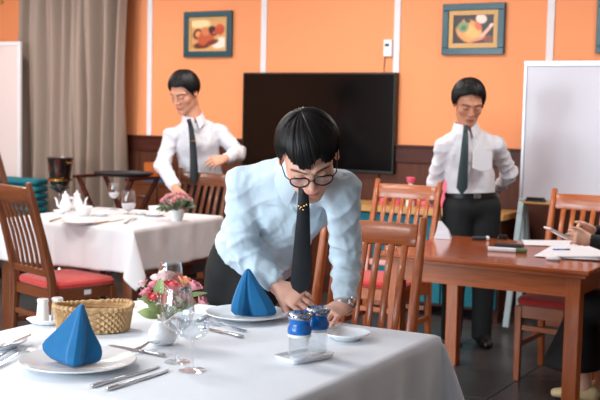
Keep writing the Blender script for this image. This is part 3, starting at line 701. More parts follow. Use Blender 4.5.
fork(P(-20, 367), P(22, 350.5), 'second fork at left edge behind the first')
knife(P(-6, 352, ZT + 0.02), P(33, 336, ZT + 0.02), 'butter knife lying across the left side plate', ZT + 0.0235)
knife(P(165, 357), P(108, 345.5), 'table knife behind the left napkin plate pointing left')
fork(P(136, 354), P(157, 347), 'fork lying crossed over the knife beside flower vase', ZT + 0.010)
knife(P(243, 338), P(204, 328.5), 'table knife in front of the right dinner plate')
fork(P(246, 332), P(206, 323), 'fork in front of the right dinner plate')
knife(P(197, 322), P(226, 308), 'table knife behind glasses left of the right dinner plate')
knife(P(324, 334, ZT + 0.02), P(343, 324.5, ZT + 0.02), 'butter knife resting on small right side plate', ZT + 0.0235)

# ------------------------------------------------------------------ glasses
def wine_glass(loc, h, rb, bowl_h, base, label, stem=True, fill=None, rim=0.8):
    o = empty('wine_glass', loc, 0, label, 'glass'); zb = h - bowl_h; t = 0.0012
    outer = [(0.004, zb), (rb * 0.45, zb + bowl_h * 0.06), (rb * 0.8, zb + bowl_h * 0.2), (rb * 0.97, zb + bowl_h * 0.38), (rb, zb + bowl_h * 0.5), (rb * (rim + 1) / 2, zb + bowl_h * 0.8), (rb * rim, h)]
    MB().lathe(outer + [(r - t, z + (t if i > 0 else 0)) for i, (r, z) in reversed(list(enumerate(outer)))][0:], 40, cap=False).build('bowl', 'clear_glass', o, smooth=True)
    MB().lathe([(0.003, zb + 0.002), (0.0045, zb - 0.004), (0.0035, zb * 0.6), (0.004, zb * 0.2), (0.007, 0.006)], 16, cap=False).build('stem', 'clear_glass', o, smooth=True)
    MB().lathe([(0.0, 0.007), (0.007, 0.0062), (base * 0.6, 0.003), (base, 0.0012), (base, 0.0), (0, 0.0)], 36, cap=False).build('foot', 'clear_glass', o, smooth=True)
    if fill:
        MB().lathe([(rb * 0.4, zb + bowl_h * 0.07), (rb * 0.78, zb + bowl_h * 0.2), (rb * 0.95, zb + bowl_h * 0.38), (0, zb + bowl_h * 0.38)], 24).build('napkin_fill', fill, o, smooth=True)
    return o
wine_glass(P(177, 362), 0.208, 0.047, 0.125, 0.037, 'tall wine glass in front of the flower vase, left of two')
wine_glass(P(192.5, 370.5), 0.145, 0.044, 0.062, 0.038, 'low stemmed glass nearest the camera, right of two', rim=0.98)
gx = onz(170, 318, ZT); wine_glass((gx[0], gx[1], ZT), 0.19, 0.044, 0.115, 0.036, 'wine glass standing behind the pink flowers')

# ------------------------------------------------------------------ vase with roses
def rose(m_list, c, r, d):
    """a rose head as a few nested cupped petals pointing along d"""
    d = np.array(d, float) / np.linalg.norm(d); a = np.cross(d, [0.3, 0.5, 0.8]); a /= np.linalg.norm(a); b = np.cross(d, a); c = np.array(c, float)
    for ring, (n, rr, hh, op) in enumerate(((3, 0.42, 1.05, 0.1), (4, 0.7, 1.0, 0.3), (5, 1.0, 0.85, 0.6))):
        for k in range(n):
            t0 = 2 * PI * k / n + ring * 0.7; vs = []; fs = []; nu, nv = 5, 4
            for j in range(nv + 1):
                v = j / nv
                for i in range(nu + 1):
                    u = i / nu - 0.5; th = t0 + u * 2 * PI / n * 1.35 * (0.35 + 0.65 * math.sin(v * PI * 0.75 + 0.25))
                    R = r * rr * (0.15 + 0.85 * math.sin(v * PI * 0.5)) * (1 + op * 0.35 * v ** 3); z = r * hh * (1.5 * v - 0.6) - r * 0.25 * op * v ** 4 - abs(u) ** 2 * r * 0.9 * v
                    vs.append(c + (a * math.cos(th) + b * math.sin(th)) * R + d * z)
            for j in range(nv):
                for i in range(nu): q = j * (nu + 1) + i; fs.append((q, q + 1, q + nu + 2, q + nu + 1))
            m_list.add(vs, fs)
def leaf_geom(m, base, tip, w, up=(0.35, -0.6, 0.6)):
    w = w * 1.5
    base, tip = np.array(base, float), np.array(tip, float); d = tip - base; L = np.linalg.norm(d); d /= L; s = np.cross(d, up); s /= np.linalg.norm(s) + 1e-9; n = np.cross(s, d)
    vs = []; fs = []; N = 7
    for i in range(N + 1):
        t = i / N; ww = w * math.sin(PI * min(1, t * 0.96 + 0.02)) ** 0.8; c = base + d * L * t + n * 0.12 * L * math.sin(PI * t)
        vs += [c - s * ww + n * ww * 0.25, c, c + s * ww + n * ww * 0.25]
    for i in range(N): q = i * 3; fs += [(q, q + 1, q + 4, q + 3), (q + 1, q + 2, q + 5, q + 4)]
    m.add(vs, fs)
def bouquet(root, centre, spec, stems_from, leaves, sprigs, leafmat='leaf', seed=1):
    rng = np.random.RandomState(seed)
    for x, y, z, r, col in spec:
        c = np.array([x, y, z]); d = c - np.array(centre); d = d / np.linalg.norm(d) + np.array([0, 0, 0.5])
        m = MB(); rose(m, c, r, d); h = m.build('flower', col, root, smooth=True)
        st = MB().tube([stems_from, (np.array(stems_from) + c) / 2 + np.array([0, 0, 0.01]), c - d / np.linalg.norm(d) * r * 0.5], 0.0022, 6); st.build('stem', leafmat, h)
    for bse, tip, w in leaves:
        m = MB(); leaf_geom(m, bse, tip, w); m.build('leaf', leafmat, root, smooth=True)
    if sprigs:
        m = MB()
        for k in range(sprigs):
            th, ph = rng.rand() * 6.28, rng.rand() * 1.2 + 0.1; L = 0.05 + 0.04 * rng.rand()
            e = np.array(stems_from) + np.array([math.cos(th) * math.sin(ph), math.sin(th) * math.sin(ph), math.cos(ph)]) * (L + 0.035)
            m.tube([stems_from, (np.array(stems_from) + e) / 2 + np.array([0, 0, 0.008]), e], 0.0009, 4)
            for q in range(5):
                f = e + (rng.rand(3) - 0.5) * 0.028; m.lathe([(0.0, -0.003), (0.003, 0), (0.0, 0.003)], 6, tuple(f), cap=False)
        tag(m.build('filler_sprigs', 'petal_white', root), kind='stuff')
vz = P(163, 344)
V = empty('flower_vase', vz, 0, 'small white round vase with pink and coral roses on front table', 'vase')
MB().lathe([(0, 0), (0.026, 0), (0.038, 0.01), (0.044, 0.028), (0.042, 0.045), (0.03, 0.062), (0.022, 0.068), (0.024, 0.074), (0.02, 0.072), (0.018, 0.066), (0, 0.05)], 32).build('vase_body', 'porcelain', V, smooth=True)
def cpt(px, py, dd=0.0):
    """a point near the vase from its pixel, dd metres beyond the vase's own distance"""
    b = float((np.array(vz) - CAM).dot(_fw)); return dep(px, py, b + dd) - np.array(vz)
sp = []
for px, py, dd, r, col in ((165, 278, 0.02, 0.026, 'petal_white'), (155, 287, -0.01, 0.022, 'petal_pink'), (172, 288, -0.03, 0.024, 'petal_coral'), (185, 283, 0.01, 0.023, 'petal_peach'), (194, 287, 0.0, 0.021, 'petal_pink'),
                           (168, 301, -0.05, 0.021, 'petal_pink'), (201, 301, -0.02, 0.018, 'petal_pink'), (147, 294, -0.03, 0.019, 'petal_pink'), (154, 298, -0.05, 0.017, 'petal_coral'), (175, 279, 0.05, 0.023, 'petal_rose'), (182, 298, -0.05, 0.019, 'petal_rose'), (190, 302, 0.0, 0.017, 'petal_peach'), (158, 280, 0.05, 0.021, 'petal_white'), (143, 284, 0.0, 0.014, 'petal_white'), (177, 306, -0.06, 0.016, 'petal_white')):
    c = cpt(px, py, dd); sp.append((c[0], c[1], c[2], r, col))
lv = []
for (ax, ay, ad), (bx, by, bd), w in (((160, 305, -0.02), (140, 299, -0.05), 0.014), ((175, 302, -0.03), (207, 293, -0.02), 0.006), ((158, 300, -0.04), (161, 279, -0.03), 0.011), ((158, 318, -0.04), (138, 312, -0.05), 0.012), ((172, 305, -0.05), (183, 303, -0.06), 0.016), ((162, 312, -0.05), (148, 306, -0.07), 0.014),
                                      ((175, 310, -0.04), (192, 306, -0.05), 0.012), ((168, 300, 0.04), (182, 276, 0.05), 0.012)):
    lv.append((cpt(ax, ay, ad), cpt(bx, by, bd), w))
bouquet(V, (0, 0, 0.08), sp, (0, 0, 0.068), lv, 26, 'leaf', 2)

# ------------------------------------------------------------------ bread basket
def basket():
    a, b = onz(58, 334, ZT), onz(131, 333, ZT); c = (a + b) / 2; ang = math.atan2(b[1] - a[1], b[0] - a[0])
    ce = onz(93.5, 330, ZT)
    o = empty('bread_basket', (ce[0], ce[1], ZT), ang, 'oval woven straw bread basket behind the left napkin', 'basket')
    rx, ry = 0.118, 0.075; rows = 8; hh = 0.072
    m = MB()
    for k in range(rows):
        z = 0.0085 + k * hh / rows; gx_ = rx * (0.9 + 0.1 * k / rows); gy_ = ry * (0.9 + 0.1 * k / rows); N = 132; rings = []
        for j in range(N):
            t = 2 * PI * j / N; q = 0.0052 * (1 + 0.3 * math.sin(t * 33 + k * PI)); off = 0.0022 * math.sin(t * 33 + k * PI)
            ct, st = math.cos(t), math.sin(t); e = 0.75
            cx_, cy_ = math.copysign(abs(ct) ** e, ct) * (gx_ + off), math.copysign(abs(st) ** e, st) * (gy_ + off)
            nn = np.array([ct / gx_, st / gy_]); nn /= np.linalg.norm(nn)
            rings.append([(cx_ + nn[0] * q * math.cos(s), cy_ + nn[1] * q * math.cos(s), z + q * 1.15 * math.sin(s)) for s in np.linspace(0, 2 * PI, 8)[:-1]])
        rings.append(rings[0]); m.loft(rings, True, False)
    m.build('woven_wall', 'straw', o, smooth=True)
    m = MB(); N = 132; rings = []
    for j in range(N + 1):
        t = 2 * PI * j / N; q = 0.0075 * (1 + 0.25 * math.sin(t * 40)); ct, st = math.cos(t), math.sin(t); e = 0.75
        zz = hh + 0.006 + 0.004 * math.sin(2 * t + 0.5); cx_, cy_ = math.copysign(abs(ct) ** e, ct) * rx * 1.02, math.copysign(abs(st) ** e, st) * ry * 1.02
        nn = np.array([ct / rx, st / ry]); nn /= np.linalg.norm(nn)
        rings.append([(cx_ + nn[0] * q * math.cos(s), cy_ + nn[1] * q * math.cos(s), zz + q * math.sin(s)) for s in np.linspace(0, 2 * PI, 9)[:-1]])
    m.loft(rings, True, False); m.build('rim_braid', 'straw', o, smooth=True)
    MB().lathe([(0, 0.001), (1, 0.001), (1, 0.006), (0, 0.006)], 40, sx=rx * 0.93, sy=ry * 0.93).build('base', 'straw', o, smooth=True)
basket()

# ------------------------------------------------------------------ white ceramic shakers on a dish
dc = onz(47, 324, ZT)
m = MB().lathe([(0, 0.0), (0.04, 0), (0.055, 0.008), (0.066, 0.018), (0.063, 0.02), (0.05, 0.011), (0.035, 0.005), (0, 0.004)], 36, sx=1.0, sy=0.72)
tag(m.build('saucer', 'porcelain', None, True, loc=(dc[0], dc[1], ZT), rz=0.6), 'small white dish under the ceramic shakers', 'dish')
for k, (du, dv) in enumerate(((-0.010, 0.014), (0.030, -0.014))):
    q = np.array([dc[0], dc[1]]) + _r0[:2] * du - _fh[:2] * dv
    o = empty('ceramic_shaker', (q[0], q[1], ZT + 0.0045), 0, ('white ceramic shaker, front one of the pair by the basket' if k == 0 else 'white ceramic shaker, rear one of the pair by the basket'), 'shaker', 'white ceramic shakers')
    MB().lathe([(0, 0), (0.021, 0), (0.022, 0.003), (0.0185, 0.05), (0.0165, 0.066), (0.0185, 0.074), (0.0185, 0.078), (0.016, 0.0805), (0, 0.0805)], 28).build('body', 'porcelain', o, smooth=True)
    m = MB()
    for t in range(5): m.lathe([(0.0012, 0.0802), (0.0012, 0.0811), (0, 0.0811)], 6, (0.007 * math.cos(t * 1.2566), 0.007 * math.sin(t * 1.2566), 0))
    m.build('pour_holes', 'dark_grey', o)

# ------------------------------------------------------------------ blue-capped glass shakers on a white tray
ca, cb = onz(281, 361.5, ZT), onz(331, 352, ZT); cc = onz(304.5, 358.5, ZT); ang = math.atan2(cb[1] - ca[1], cb[0] - ca[0])
tr = MB(); N = 40
def rrect(hx, hy, e, z): return [(hx * math.copysign(abs(math.cos(t)) ** e, math.cos(t)), hy * math.copysign(abs(math.sin(t)) ** e, math.sin(t)), z) for t in np.linspace(0, 2 * PI, N + 1)[:-1]]
tr.loft([rrect(0.074, 0.042, 0.3, 0), rrect(0.078, 0.046, 0.3, 0.004), rrect(0.082, 0.05, 0.3, 0.014), rrect(0.079, 0.047, 0.3, 0.0145), rrect(0.073, 0.041, 0.3, 0.007), rrect(0.02, 0.01, 0.3, 0.006)])
tag(tr.build('shaker_tray', 'porcelain', None, True, loc=(cc[0], cc[1], ZT), rz=ang), 'white rectangular porcelain tray holding blue-capped shakers', 'tray')
for k, (px, py) in enumerate(((299, 361), (316.5, 355))):
    c = onz(px, py - 0.5, ZT + 0.007)
    o = empty('glass_shaker', (c[0], c[1], ZT + 0.0075), 0, ('clear glass shaker with blue collar, left on the white tray' if k == 0 else 'clear glass shaker with blue collar, right on the white tray'), 'shaker', 'blue-capped shakers')
    MB().lathe([(0, 0), (0.028, 0), (0.031, 0.004), (0.031, 0.022), (0.029, 0.03), (0.031, 0.038), (0.030, 0.075), (0.0285, 0.075), (0.0285, 0.04), (0.027, 0.03), (0.0285, 0.02), (0.027, 0.006), (0, 0.005)], 36, cap=False).build('glass_jar', 'clear_glass', o, smooth=True)
    MB().lathe([(0, 0.0055), (0.0265, 0.0065), (0.0265, 0.012), (0, 0.015)], 24).build('contents', 'salt', o, smooth=True)
    MB().lathe([(0.0302, 0.068), (0.033, 0.069), (0.033, 0.0765), (0.0302, 0.0765)], 36, cap=False).build('neck_ring', 'porcelain', o, smooth=True)
    MB().lathe([(0.0, 0.074), (0.032, 0.0745), (0.034, 0.08), (0.034, 0.092), (0.0295, 0.1), (0.0285, 0.108), (0.031, 0.116), (0.0325, 0.12), (0, 0.12)], 36).build('collar', 'blue_plastic', o, smooth=True)
    MB().lathe([(0.0, 0.119), (0.034, 0.1195), (0.0355, 0.124), (0.0345, 0.132), (0.03, 0.1365), (0.0, 0.1385)], 36).build('cap', 'steel', o, smooth=True)
    m = MB()
    for t in range(12):
        th = t * PI / 6; m.lathe([(0.0045, -0.0022), (0.0055, 0.0), (0.0045, 0.0022), (0, 0.003)], 8, (0.0325 * math.cos(th), 0.0325 * math.sin(th), 0.129))
    for t in range(6):
        th = t * PI / 3; m.lathe([(0.004, 0.0), (0.003, 0.003), (0, 0.0035)], 8, (0.016 * math.cos(th), 0.016 * math.sin(th), 0.1367))
    m.build('cap_studs', 'blue_plastic', o, smooth=True)

# ================================================================== LEFT TABLE
def L_(px, py, z=ZT): p = onz(px, py, z); return (p[0], p[1], ZT)
def pot(loc, label, rz, s=1.0):
    o = empty('coffee_pot', loc, rz, label, 'pot', 'white porcelain pots')
    MB().lathe([(0, 0), (0.03 * s, 0), (0.036 * s, 0.008 * s), (0.046 * s, 0.035 * s), (0.044 * s, 0.06 * s), (0.03 * s, 0.09 * s), (0.024 * s, 0.105 * s), (0.028 * s, 0.118 * s), (0, 0.118 * s)], 28).build('body', 'porcelain', o, smooth=True)
    MB().lathe([(0.027 * s, 0.117 * s), (0.024 * s, 0.128 * s), (0.008 * s, 0.137 * s), (0.006 * s, 0.143 * s), (0.01 * s, 0.15 * s), (0, 0.156 * s)], 20).build('lid', 'porcelain', o, smooth=True)
    MB().tube([np.array(p) * s for p in ((0.04, 0, 0.03), (0.06, 0, 0.045), (0.066, 0, 0.08), (0.08, 0, 0.105))], [0.012 * s, 0.009 * s, 0.007 * s, 0.005 * s], 10).build('spout', 'porcelain', o, smooth=True)
    MB().tube([np.array(p) * s for p in ((-0.03, 0, 0.1), (-0.06, 0, 0.1), (-0.07, 0, 0.07), (-0.06, 0, 0.04), (-0.042, 0, 0.035))], 0.005 * s, 8).build('handle', 'porcelain', o, smooth=True)
pot(L_(65.5, 211.5), 'white porcelain coffee pot, left of two on cream cloth', PI + 0.5, 0.9); pot(L_(77.0, 210.5), 'white porcelain coffee pot, right of two on cream cloth', 0.5, 0.9)
def bowl(px, py, r, h, label):
    m = MB().lathe([(0, 0), (r * 0.5, 0), (r * 0.55, 0.006), (r * 0.85, h * 0.5), (r, h), (r * 0.96, h), (r * 0.8, h * 0.5), (r * 0.5, 0.01), (0, 0.008)], 32)
    tag(m.build('bowl', 'porcelain', None, True, loc=L_(px, py)), label, 'bowl')
bowl(84, 215.5, 0.058, 0.06, 'white porcelain bowl in front of the coffee pots')
plate(L_(60, 213.5), 0.045, 'little white saucer left of the coffee pots'); plate(L_(79, 221.3, ZT + 0.018), 0.115, 'white dinner plate on the left table near chair')
plate(L_(101, 216), 0.06, 'small white side plate between dinner plate and goblet')
knife(P(95, 224.3), P(125, 219.5), 'gold toned knife across the left table edge', ZT, True)
knife(P(50, 222), P(62, 217.5), 'gold toned knife left of the far dinner plate', ZT, True)
fork(P(124, 224), P(136, 219), 'fork near the front corner of left table')
wine_glass(L_(114, 209.5), 0.185, 0.042, 0.11, 0.036, 'stemmed water goblet on left table, half full', fill='cream_cloth', rim=0.86)
wine_glass(L_(128.5, 214), 0.155, 0.05, 0.14, 0.034, 'short wide goblet on left table beside the taller one', fill='cream_cloth', rim=0.8)
cs = L_(155, 216); plate(cs, 0.075, 'white saucer beside the flower pot on left table')
k = empty('tea_cup', (cs[0], cs[1], cs[2] + 0.006), 0.4, 'white tea cup on its saucer beside flower pot', 'cup')
MB().lathe([(0, 0), (0.022, 0), (0.026, 0.006), (0.04, 0.035), (0.045, 0.06), (0.0425, 0.06), (0.036, 0.034), (0.02, 0.01), (0, 0.008)], 28).build('body', 'porcelain', k, smooth=True)
MB().tube([(0.04, 0, 0.048), (0.06, 0, 0.046), (0.064, 0, 0.032), (0.052, 0, 0.02), (0.034, 0, 0.02)], 0.0035, 8).build('handle', 'porcelain', k, smooth=True)
plate(L_(141, 214.5), 0.05, 'tiny white dish behind the short goblet')
fv = L_(176.5, 221)
V2 = empty('flower_pot', fv, 0, 'white cup-shaped pot of dusty pink roses on left table', 'flower pot')
MB().lathe([(0, 0), (0.03, 0), (0.036, 0.01), (0.048, 0.045), (0.052, 0.07), (0.048, 0.07), (0.042, 0.045), (0.0, 0.02)], 32).build('pot_body', 'porcelain', V2, smooth=True)
rng = np.random.RandomState(11); sp = []; lv = []
for k in range(13):
    th = k * 2.4; ph = 0.25 + 0.95 * (k / 12) ** 0.6; R = 0.085
    sp.append((R * math.cos(th) * math.sin(ph) * 1.1, R * math.sin(th) * math.sin(ph) * 1.1, 0.095 + R * math.cos(ph) * 0.95, 0.017 + 0.004 * rng.rand(), 'petal_rose' if k % 3 else 'petal_pink'))
for k in range(22):
    th = rng.rand() * 6.28; ph = 0.5 + 1.2 * rng.rand(); b = np.array([0.03 * math.cos(th), 0.03 * math.sin(th), 0.075]); d = np.array([math.cos(th) * math.sin(ph), math.sin(th) * math.sin(ph), math.cos(ph)])
    lv.append((b + d * 0.02, b + d * (0.08 + 0.03 * rng.rand()), 0.012))
bouquet(V2, (0, 0, 0.07), sp, (0, 0, 0.06), lv, 10, 'dark_leaf', 4)

# ================================================================== RIGHT TABLE
def R_(px, py, z=0.0): p = onz(px, py, 0.75 + z); return (p[0], p[1], 0.7502 + z)
def cyl_pen(name, pa, pb, r, cap_frac, body, cap, label, cat):
    a, b = np.array(pa), np.array(pb); L = np.linalg.norm(b[:2] - a[:2]); ang = math.atan2(b[1] - a[1], b[0] - a[0]); o = empty(name, a, ang, label, cat)
    MB().tube([(0, 0, r), (L * cap_frac, 0, r)], r, 14).build('barrel', body, o, smooth=True); MB().tube([(L * cap_frac, 0, r * 1.08), (L * 0.97, 0, r * 1.08), (L, 0, r * 1.08)], [r * 1.08, r * 1.08, r * 0.8], 14).build('cap', cap, o, smooth=True)
cyl_pen('marker_pen', R_(472, 240.3), R_(489, 240.5), 0.012, 0.82, 'dark_grey', 'white_paint', 'thick black marker pen near far edge of wooden table', 'pen')
cyl_pen('highlighter_pen', R_(488, 251), R_(527, 253.5), 0.012, 0.72, 'paper', 'dark_leaf', 'white marker with dark green cap on wooden table', 'pen')
c = R_(509, 246.5); o = empty('calculator', c, 0.15, 'flat black calculator on wooden table beside marker', 'calculator')
box('body', (-0.075, -0.045, 0), (0.075, 0.045, 0.014), 'black_plastic', o, bevel=0.004); box('display', (-0.06, 0.015, 0.0139), (0.06, 0.035, 0.0148), 'dark_grey', o)
for i in range(5):
    for j in range(3): box('key', (-0.06 + i * 0.026, -0.036 + j * 0.016, 0.0139), (-0.042 + i * 0.026, -0.025 + j * 0.016, 0.0158), 'dark_grey', o)
c = R_(502, 240.2); o = empty('key_ring', c, 0.3, 'small bunch of keys beside calculator at far table edge', 'keys')
MB().tube([(0.016 * math.cos(t), 0.016 * math.sin(t), 0.004) for t in np.linspace(0, 2 * PI, 17)], 0.0018, 6).build('ring', 'steel', o, smooth=True)
for k in range(3):
    m = MB().box((0.014, -0.008, 0.0), (0.03, 0.008, 0.0025), Matrix.Rotation(k * 0.9 - 0.9, 4, 'Z') @ Matrix.Translation((0, 0, k * 0.0026))); m.box((0.03, -0.003, 0.0), (0.06, 0.003, 0.0025), Matrix.Rotation(k * 0.9 - 0.9, 4, 'Z') @ Matrix.Translation((0, 0, k * 0.0026))); m.build('key', 'brass', o)
m = MB().box((-0.025, -0.02, 0.008), (0.03, 0.02, 0.03)); m.build('fob', 'leather', o, bevel=0.006)
def sheet(pix, label, z, n=10):
    q = [np.array(R_(*p)) for p in pix]; vs = []; fs = []
    for j in range(n + 1):
        for i in range(n + 1):
            u, v = i / n, j / n; p = (q[0] * (1 - u) + q[1] * u) * (1 - v) + (q[3] * (1 - u) + q[2] * u) * v; vs.append((p[0], p[1], 0.7504 + z + 0.0016 * (1 + math.sin(3 * u + 4 * v + z * 900))))
    for j in range(n):
        for i in range(n): k = j * (n + 1) + i; fs.append((k, k + 1, k + n + 2, k + n + 1))
    me = bpy.data.meshes.new('paper_sheet'); me.from_pydata(vs, [], fs); me.shade_smooth(); c = np.mean(vs, axis=0)
    for v in me.vertices: v.co = v.co - Vector((c[0], c[1], 0.7504))
    o = link('paper_sheet', me, 'paper', None, (c[0], c[1], 0.7504)); s = o.modifiers.new('t', 'SOLIDIFY'); s.thickness = 0.0006
    return tag(o, label, 'paper')
sheet([(524, 245.5), (580, 247.5), (574, 241), (522, 240.0)], 'white paper sheet near far edge of wooden table', 0.0006)
sheet([(533, 257), (603, 262), (598, 249.5), (552, 247)], 'fanned white paper sheet nearest the phone hands', 0.0046)
sheet([(548, 259), (612, 259), (600, 247), (560, 248.5)], 'white paper sheet lying on top of the stack', 0.009)
cyl_pen('ballpoint_pen', R_(553, 250.2, 0.0135), R_(570, 250.2, 0.0135), 0.004, 0.75, 'blue_plastic', 'dark_grey', 'blue ballpoint pen on top paper sheet', 'pen')
c = R_(553, 260.5); m = MB().lathe([(0.0, 0.0), (0.02, 0.002), (0.026, 0.01), (0.016, 0.02), (0.0, 0.022)], 9, sx=1.6)
tag(m.build('crumpled_paper', 'paper', None, loc=c), 'crumpled white scrap of paper near table front', 'paper')
c = R_(445, 238.5)
m = MB().loft([[(-0.05, -0.03, 0), (0.05, -0.02, 0), (0.045, 0.02, 0), (-0.05, 0.03, 0)], [(-0.04, -0.014, 0.05), (0.03, -0.01, 0.05), (0.03, 0.008, 0.05), (-0.04, 0.012, 0.05)], [(-0.035, -0.003, 0.1), (-0.015, -0.003, 0.1), (-0.015, 0.003, 0.1), (-0.035, 0.003, 0.1)]])
tag(m.build('folded_napkin', 'paper', None, bevel=0.004, loc=(c[0], c[1] - 0.02, 0.7502)), 'white folded napkin standing at left end of wooden table', 'napkin')
# ================================================================== PEOPLE  (implicit surfaces meshed with surface nets)
def nv(v): v = np.array(v, float); return v / np.linalg.norm(v)
def coords(lo, hi, bands, coarse):
    """non-uniform grid line positions; bands = [(a, b, step)]"""
    out = [lo]; x = lo
    while x < hi:
        st = coarse
        for a, b, s in bands:
            if a - 1e-9 <= x < b: st = min(st, s)
            elif x < a < x + st: st = max(min(st, a - x), s)
        x += st; out.append(x)
    return np.array(out)
class Field:
    def __init__(self, lo, hi, bands=((), (), ()), coarse=0.006):
        self.c = [coords(lo[i], hi[i], bands[i], coarse) for i in range(3)]
        self.v = np.full([len(c) for c in self.c], 0.2, np.float32)
    def sl(self, lo, hi):
        s = []
        for i in range(3):
            a = int(np.searchsorted(self.c[i], lo[i])); b = int(np.searchsorted(self.c[i], hi[i]))
            s.append(slice(max(0, a - 1), min(len(self.c[i]), b + 1)))
        X = self.c[0][s[0]].astype(np.float32)[:, None, None]; Y = self.c[1][s[1]].astype(np.float32)[None, :, None]; Z = self.c[2][s[2]].astype(np.float32)[None, None, :]
        return tuple(s), X, Y, Z
    def put(self, fn, lo, hi, k, op='u'):
        m = max(k, 0.012) * 1.2 + 0.012
        s, X, Y, Z = self.sl(np.array(lo) - m, np.array(hi) + m)
        if any(q.stop <= q.start for q in s): return
        b = fn(X, Y, Z).astype(np.float32); a = self.v[s]
        if op == 'u':
            h = np.clip(0.5 + 0.5 * (a - b) / k, 0, 1); self.v[s] = a * (1 - h) + b * h - k * h * (1 - h)
        else:
            b = -b; h = np.clip(0.5 - 0.5 * (a - b) / k, 0, 1); self.v[s] = a * (1 - h) + b * h + k * h * (1 - h)
    def cone(self, a, b, r1, r2, k=0.01, op='u'):
        a, b = np.array(a, float), np.array(b, float); ab = b - a; L2 = float(ab @ ab) + 1e-12
        def fn(X, Y, Z):
            t = np.clip(((X - a[0]) * ab[0] + (Y - a[1]) * ab[1] + (Z - a[2]) * ab[2]) / L2, 0, 1)
            return np.sqrt((X - a[0] - t * ab[0]) ** 2 + (Y - a[1] - t * ab[1]) ** 2 + (Z - a[2] - t * ab[2]) ** 2) - (r1 + (r2 - r1) * t)
        R = max(r1, r2); self.put(fn, np.minimum(a, b) - R, np.maximum(a, b) + R, k, op)
    def econe(self, a, b, ra, rb, u, k=0.01, op='u'):
        """elliptic cone: ra, rb = (radius along u, radius across); u = lateral axis"""
        a, b = np.array(a, float), np.array(b, float); ab = b - a; L2 = float(ab @ ab) + 1e-12; t_ = ab / math.sqrt(L2)
        u = np.array(u, float); u = u - t_ * (u @ t_); u /= np.linalg.norm(u); w = np.cross(t_, u)
        def fn(X, Y, Z):
            qx, qy, qz = X - a[0], Y - a[1], Z - a[2]; t = np.clip((qx * ab[0] + qy * ab[1] + qz * ab[2]) / L2, 0, 1)
            qx, qy, qz = qx - t * ab[0], qy - t * ab[1], qz - t * ab[2]
            ru = ra[0] + (rb[0] - ra[0]) * t; rw = ra[1] + (rb[1] - ra[1]) * t
            cu = qx * u[0] + qy * u[1] + qz * u[2]; cw = qx * w[0] + qy * w[1] + qz * w[2]; cn = qx * t_[0] + qy * t_[1] + qz * t_[2]
            mn = np.minimum(ru, rw); k0 = np.sqrt((cu / ru) ** 2 + (cw / rw) ** 2 + (cn / mn) ** 2); k1 = np.sqrt((cu / ru ** 2) ** 2 + (cw / rw ** 2) ** 2 + (cn / mn ** 2) ** 2) + 1e-9
            return k0 * (k0 - 1) / k1
        R = max(ra + rb); self.put(fn, np.minimum(a, b) - R, np.maximum(a, b) + R, k, op)
    def ell(self, c, ax, r, k=0.01, op='u'):
        c = np.array(c, float); A = np.array(ax, float)
        def fn(X, Y, Z):
            q = [((X - c[0]) * A[i][0] + (Y - c[1]) * A[i][1] + (Z - c[2]) * A[i][2]) for i in range(3)]
            k0 = np.sqrt(sum((q[i] / r[i]) ** 2 for i in range(3))); k1 = np.sqrt(sum((q[i] / r[i] ** 2) ** 2 for i in range(3))) + 1e-9
            return k0 * (k0 - 1) / k1
        R = max(r); self.put(fn, c - R, c + R, k, op)
    def clip(self, pt, n, lo=None, hi=None):
        """cut away everything on the +n side of the plane"""
        n = nv(n); lo = lo if lo is not None else [c[0] for c in self.c]; hi = hi if hi is not None else [c[-1] for c in self.c]
        s, X, Y, Z = self.sl(np.array(lo), np.array(hi)); d = (X - pt[0]) * n[0] + (Y - pt[1]) * n[1] + (Z - pt[2]) * n[2]
        self.v[s] = np.maximum(self.v[s], d.astype(np.float32))
    def mesh(self):
        V = self.v; S = V < 0; nx, ny, nz = V.shape
        cnt = np.zeros((nx - 1, ny - 1, nz - 1), np.uint8)
        for dx in (0, 1):
            for dy in (0, 1):
                for dz in (0, 1): cnt += S[dx:nx - 1 + dx, dy:ny - 1 + dy, dz:nz - 1 + dz]
        I, J, K = np.nonzero((cnt > 0) & (cnt < 8)); del cnt
        idx = np.full((nx - 1, ny - 1, nz - 1), -1, np.int32); idx[I, J, K] = np.arange(len(I))
        corner = [(a, b, c) for a in (0, 1) for b in (0, 1) for c in (0, 1)]
        val = {c: V[I + c[0], J + c[1], K + c[2]].astype(np.float64) for c in corner}
        acc = np.zeros((len(I), 3)); n = np.zeros(len(I))
        gx = [self.c[0][I], self.c[0][I + 1]]; gy = [self.c[1][J], self.c[1][J + 1]]; gz = [self.c[2][K], self.c[2][K + 1]]
        for c in corner:
            for ax in range(3):
                if c[ax] == 0:
                    e = list(c); e[ax] = 1; e = tuple(e); a, b = val[c], val[e]; m = (a < 0) != (b < 0); t = np.where(m, a / np.where(m, a - b, 1), 0)
                    for q, g in enumerate((gx, gy, gz)): acc[:, q] += np.where(m, g[c[q]] + t * (g[e[q]] - g[c[q]]), 0)
                    n += m
        P = acc / n[:, None]; faces = []
        for ax in range(3):
            sa = [slice(None)] * 3; sb = [slice(None)] * 3; sa[ax] = slice(0, -1); sb[ax] = slice(1, None)
            ch = S[tuple(sa)] != S[tuple(sb)]
            i, j, k = np.nonzero(ch); p = [i, j, k]; o1, o2 = [(1, 2), (2, 0), (0, 1)][ax]
            dims = [nx - 1, ny - 1, nz - 1]; ok = (p[o1] > 0) & (p[o2] > 0) & (p[o1] < dims[o1]) & (p[o2] < dims[o2])
            p = [q[ok] for q in p]
            inside = S[p[0], p[1], p[2]]
            def cell(d1, d2):
                q = [x.copy() for x in p]; q[o1] -= d1; q[o2] -= d2; return idx[q[0], q[1], q[2]]
            a, b, c, d = cell(1, 1), cell(0, 1), cell(0, 0), cell(1, 0)
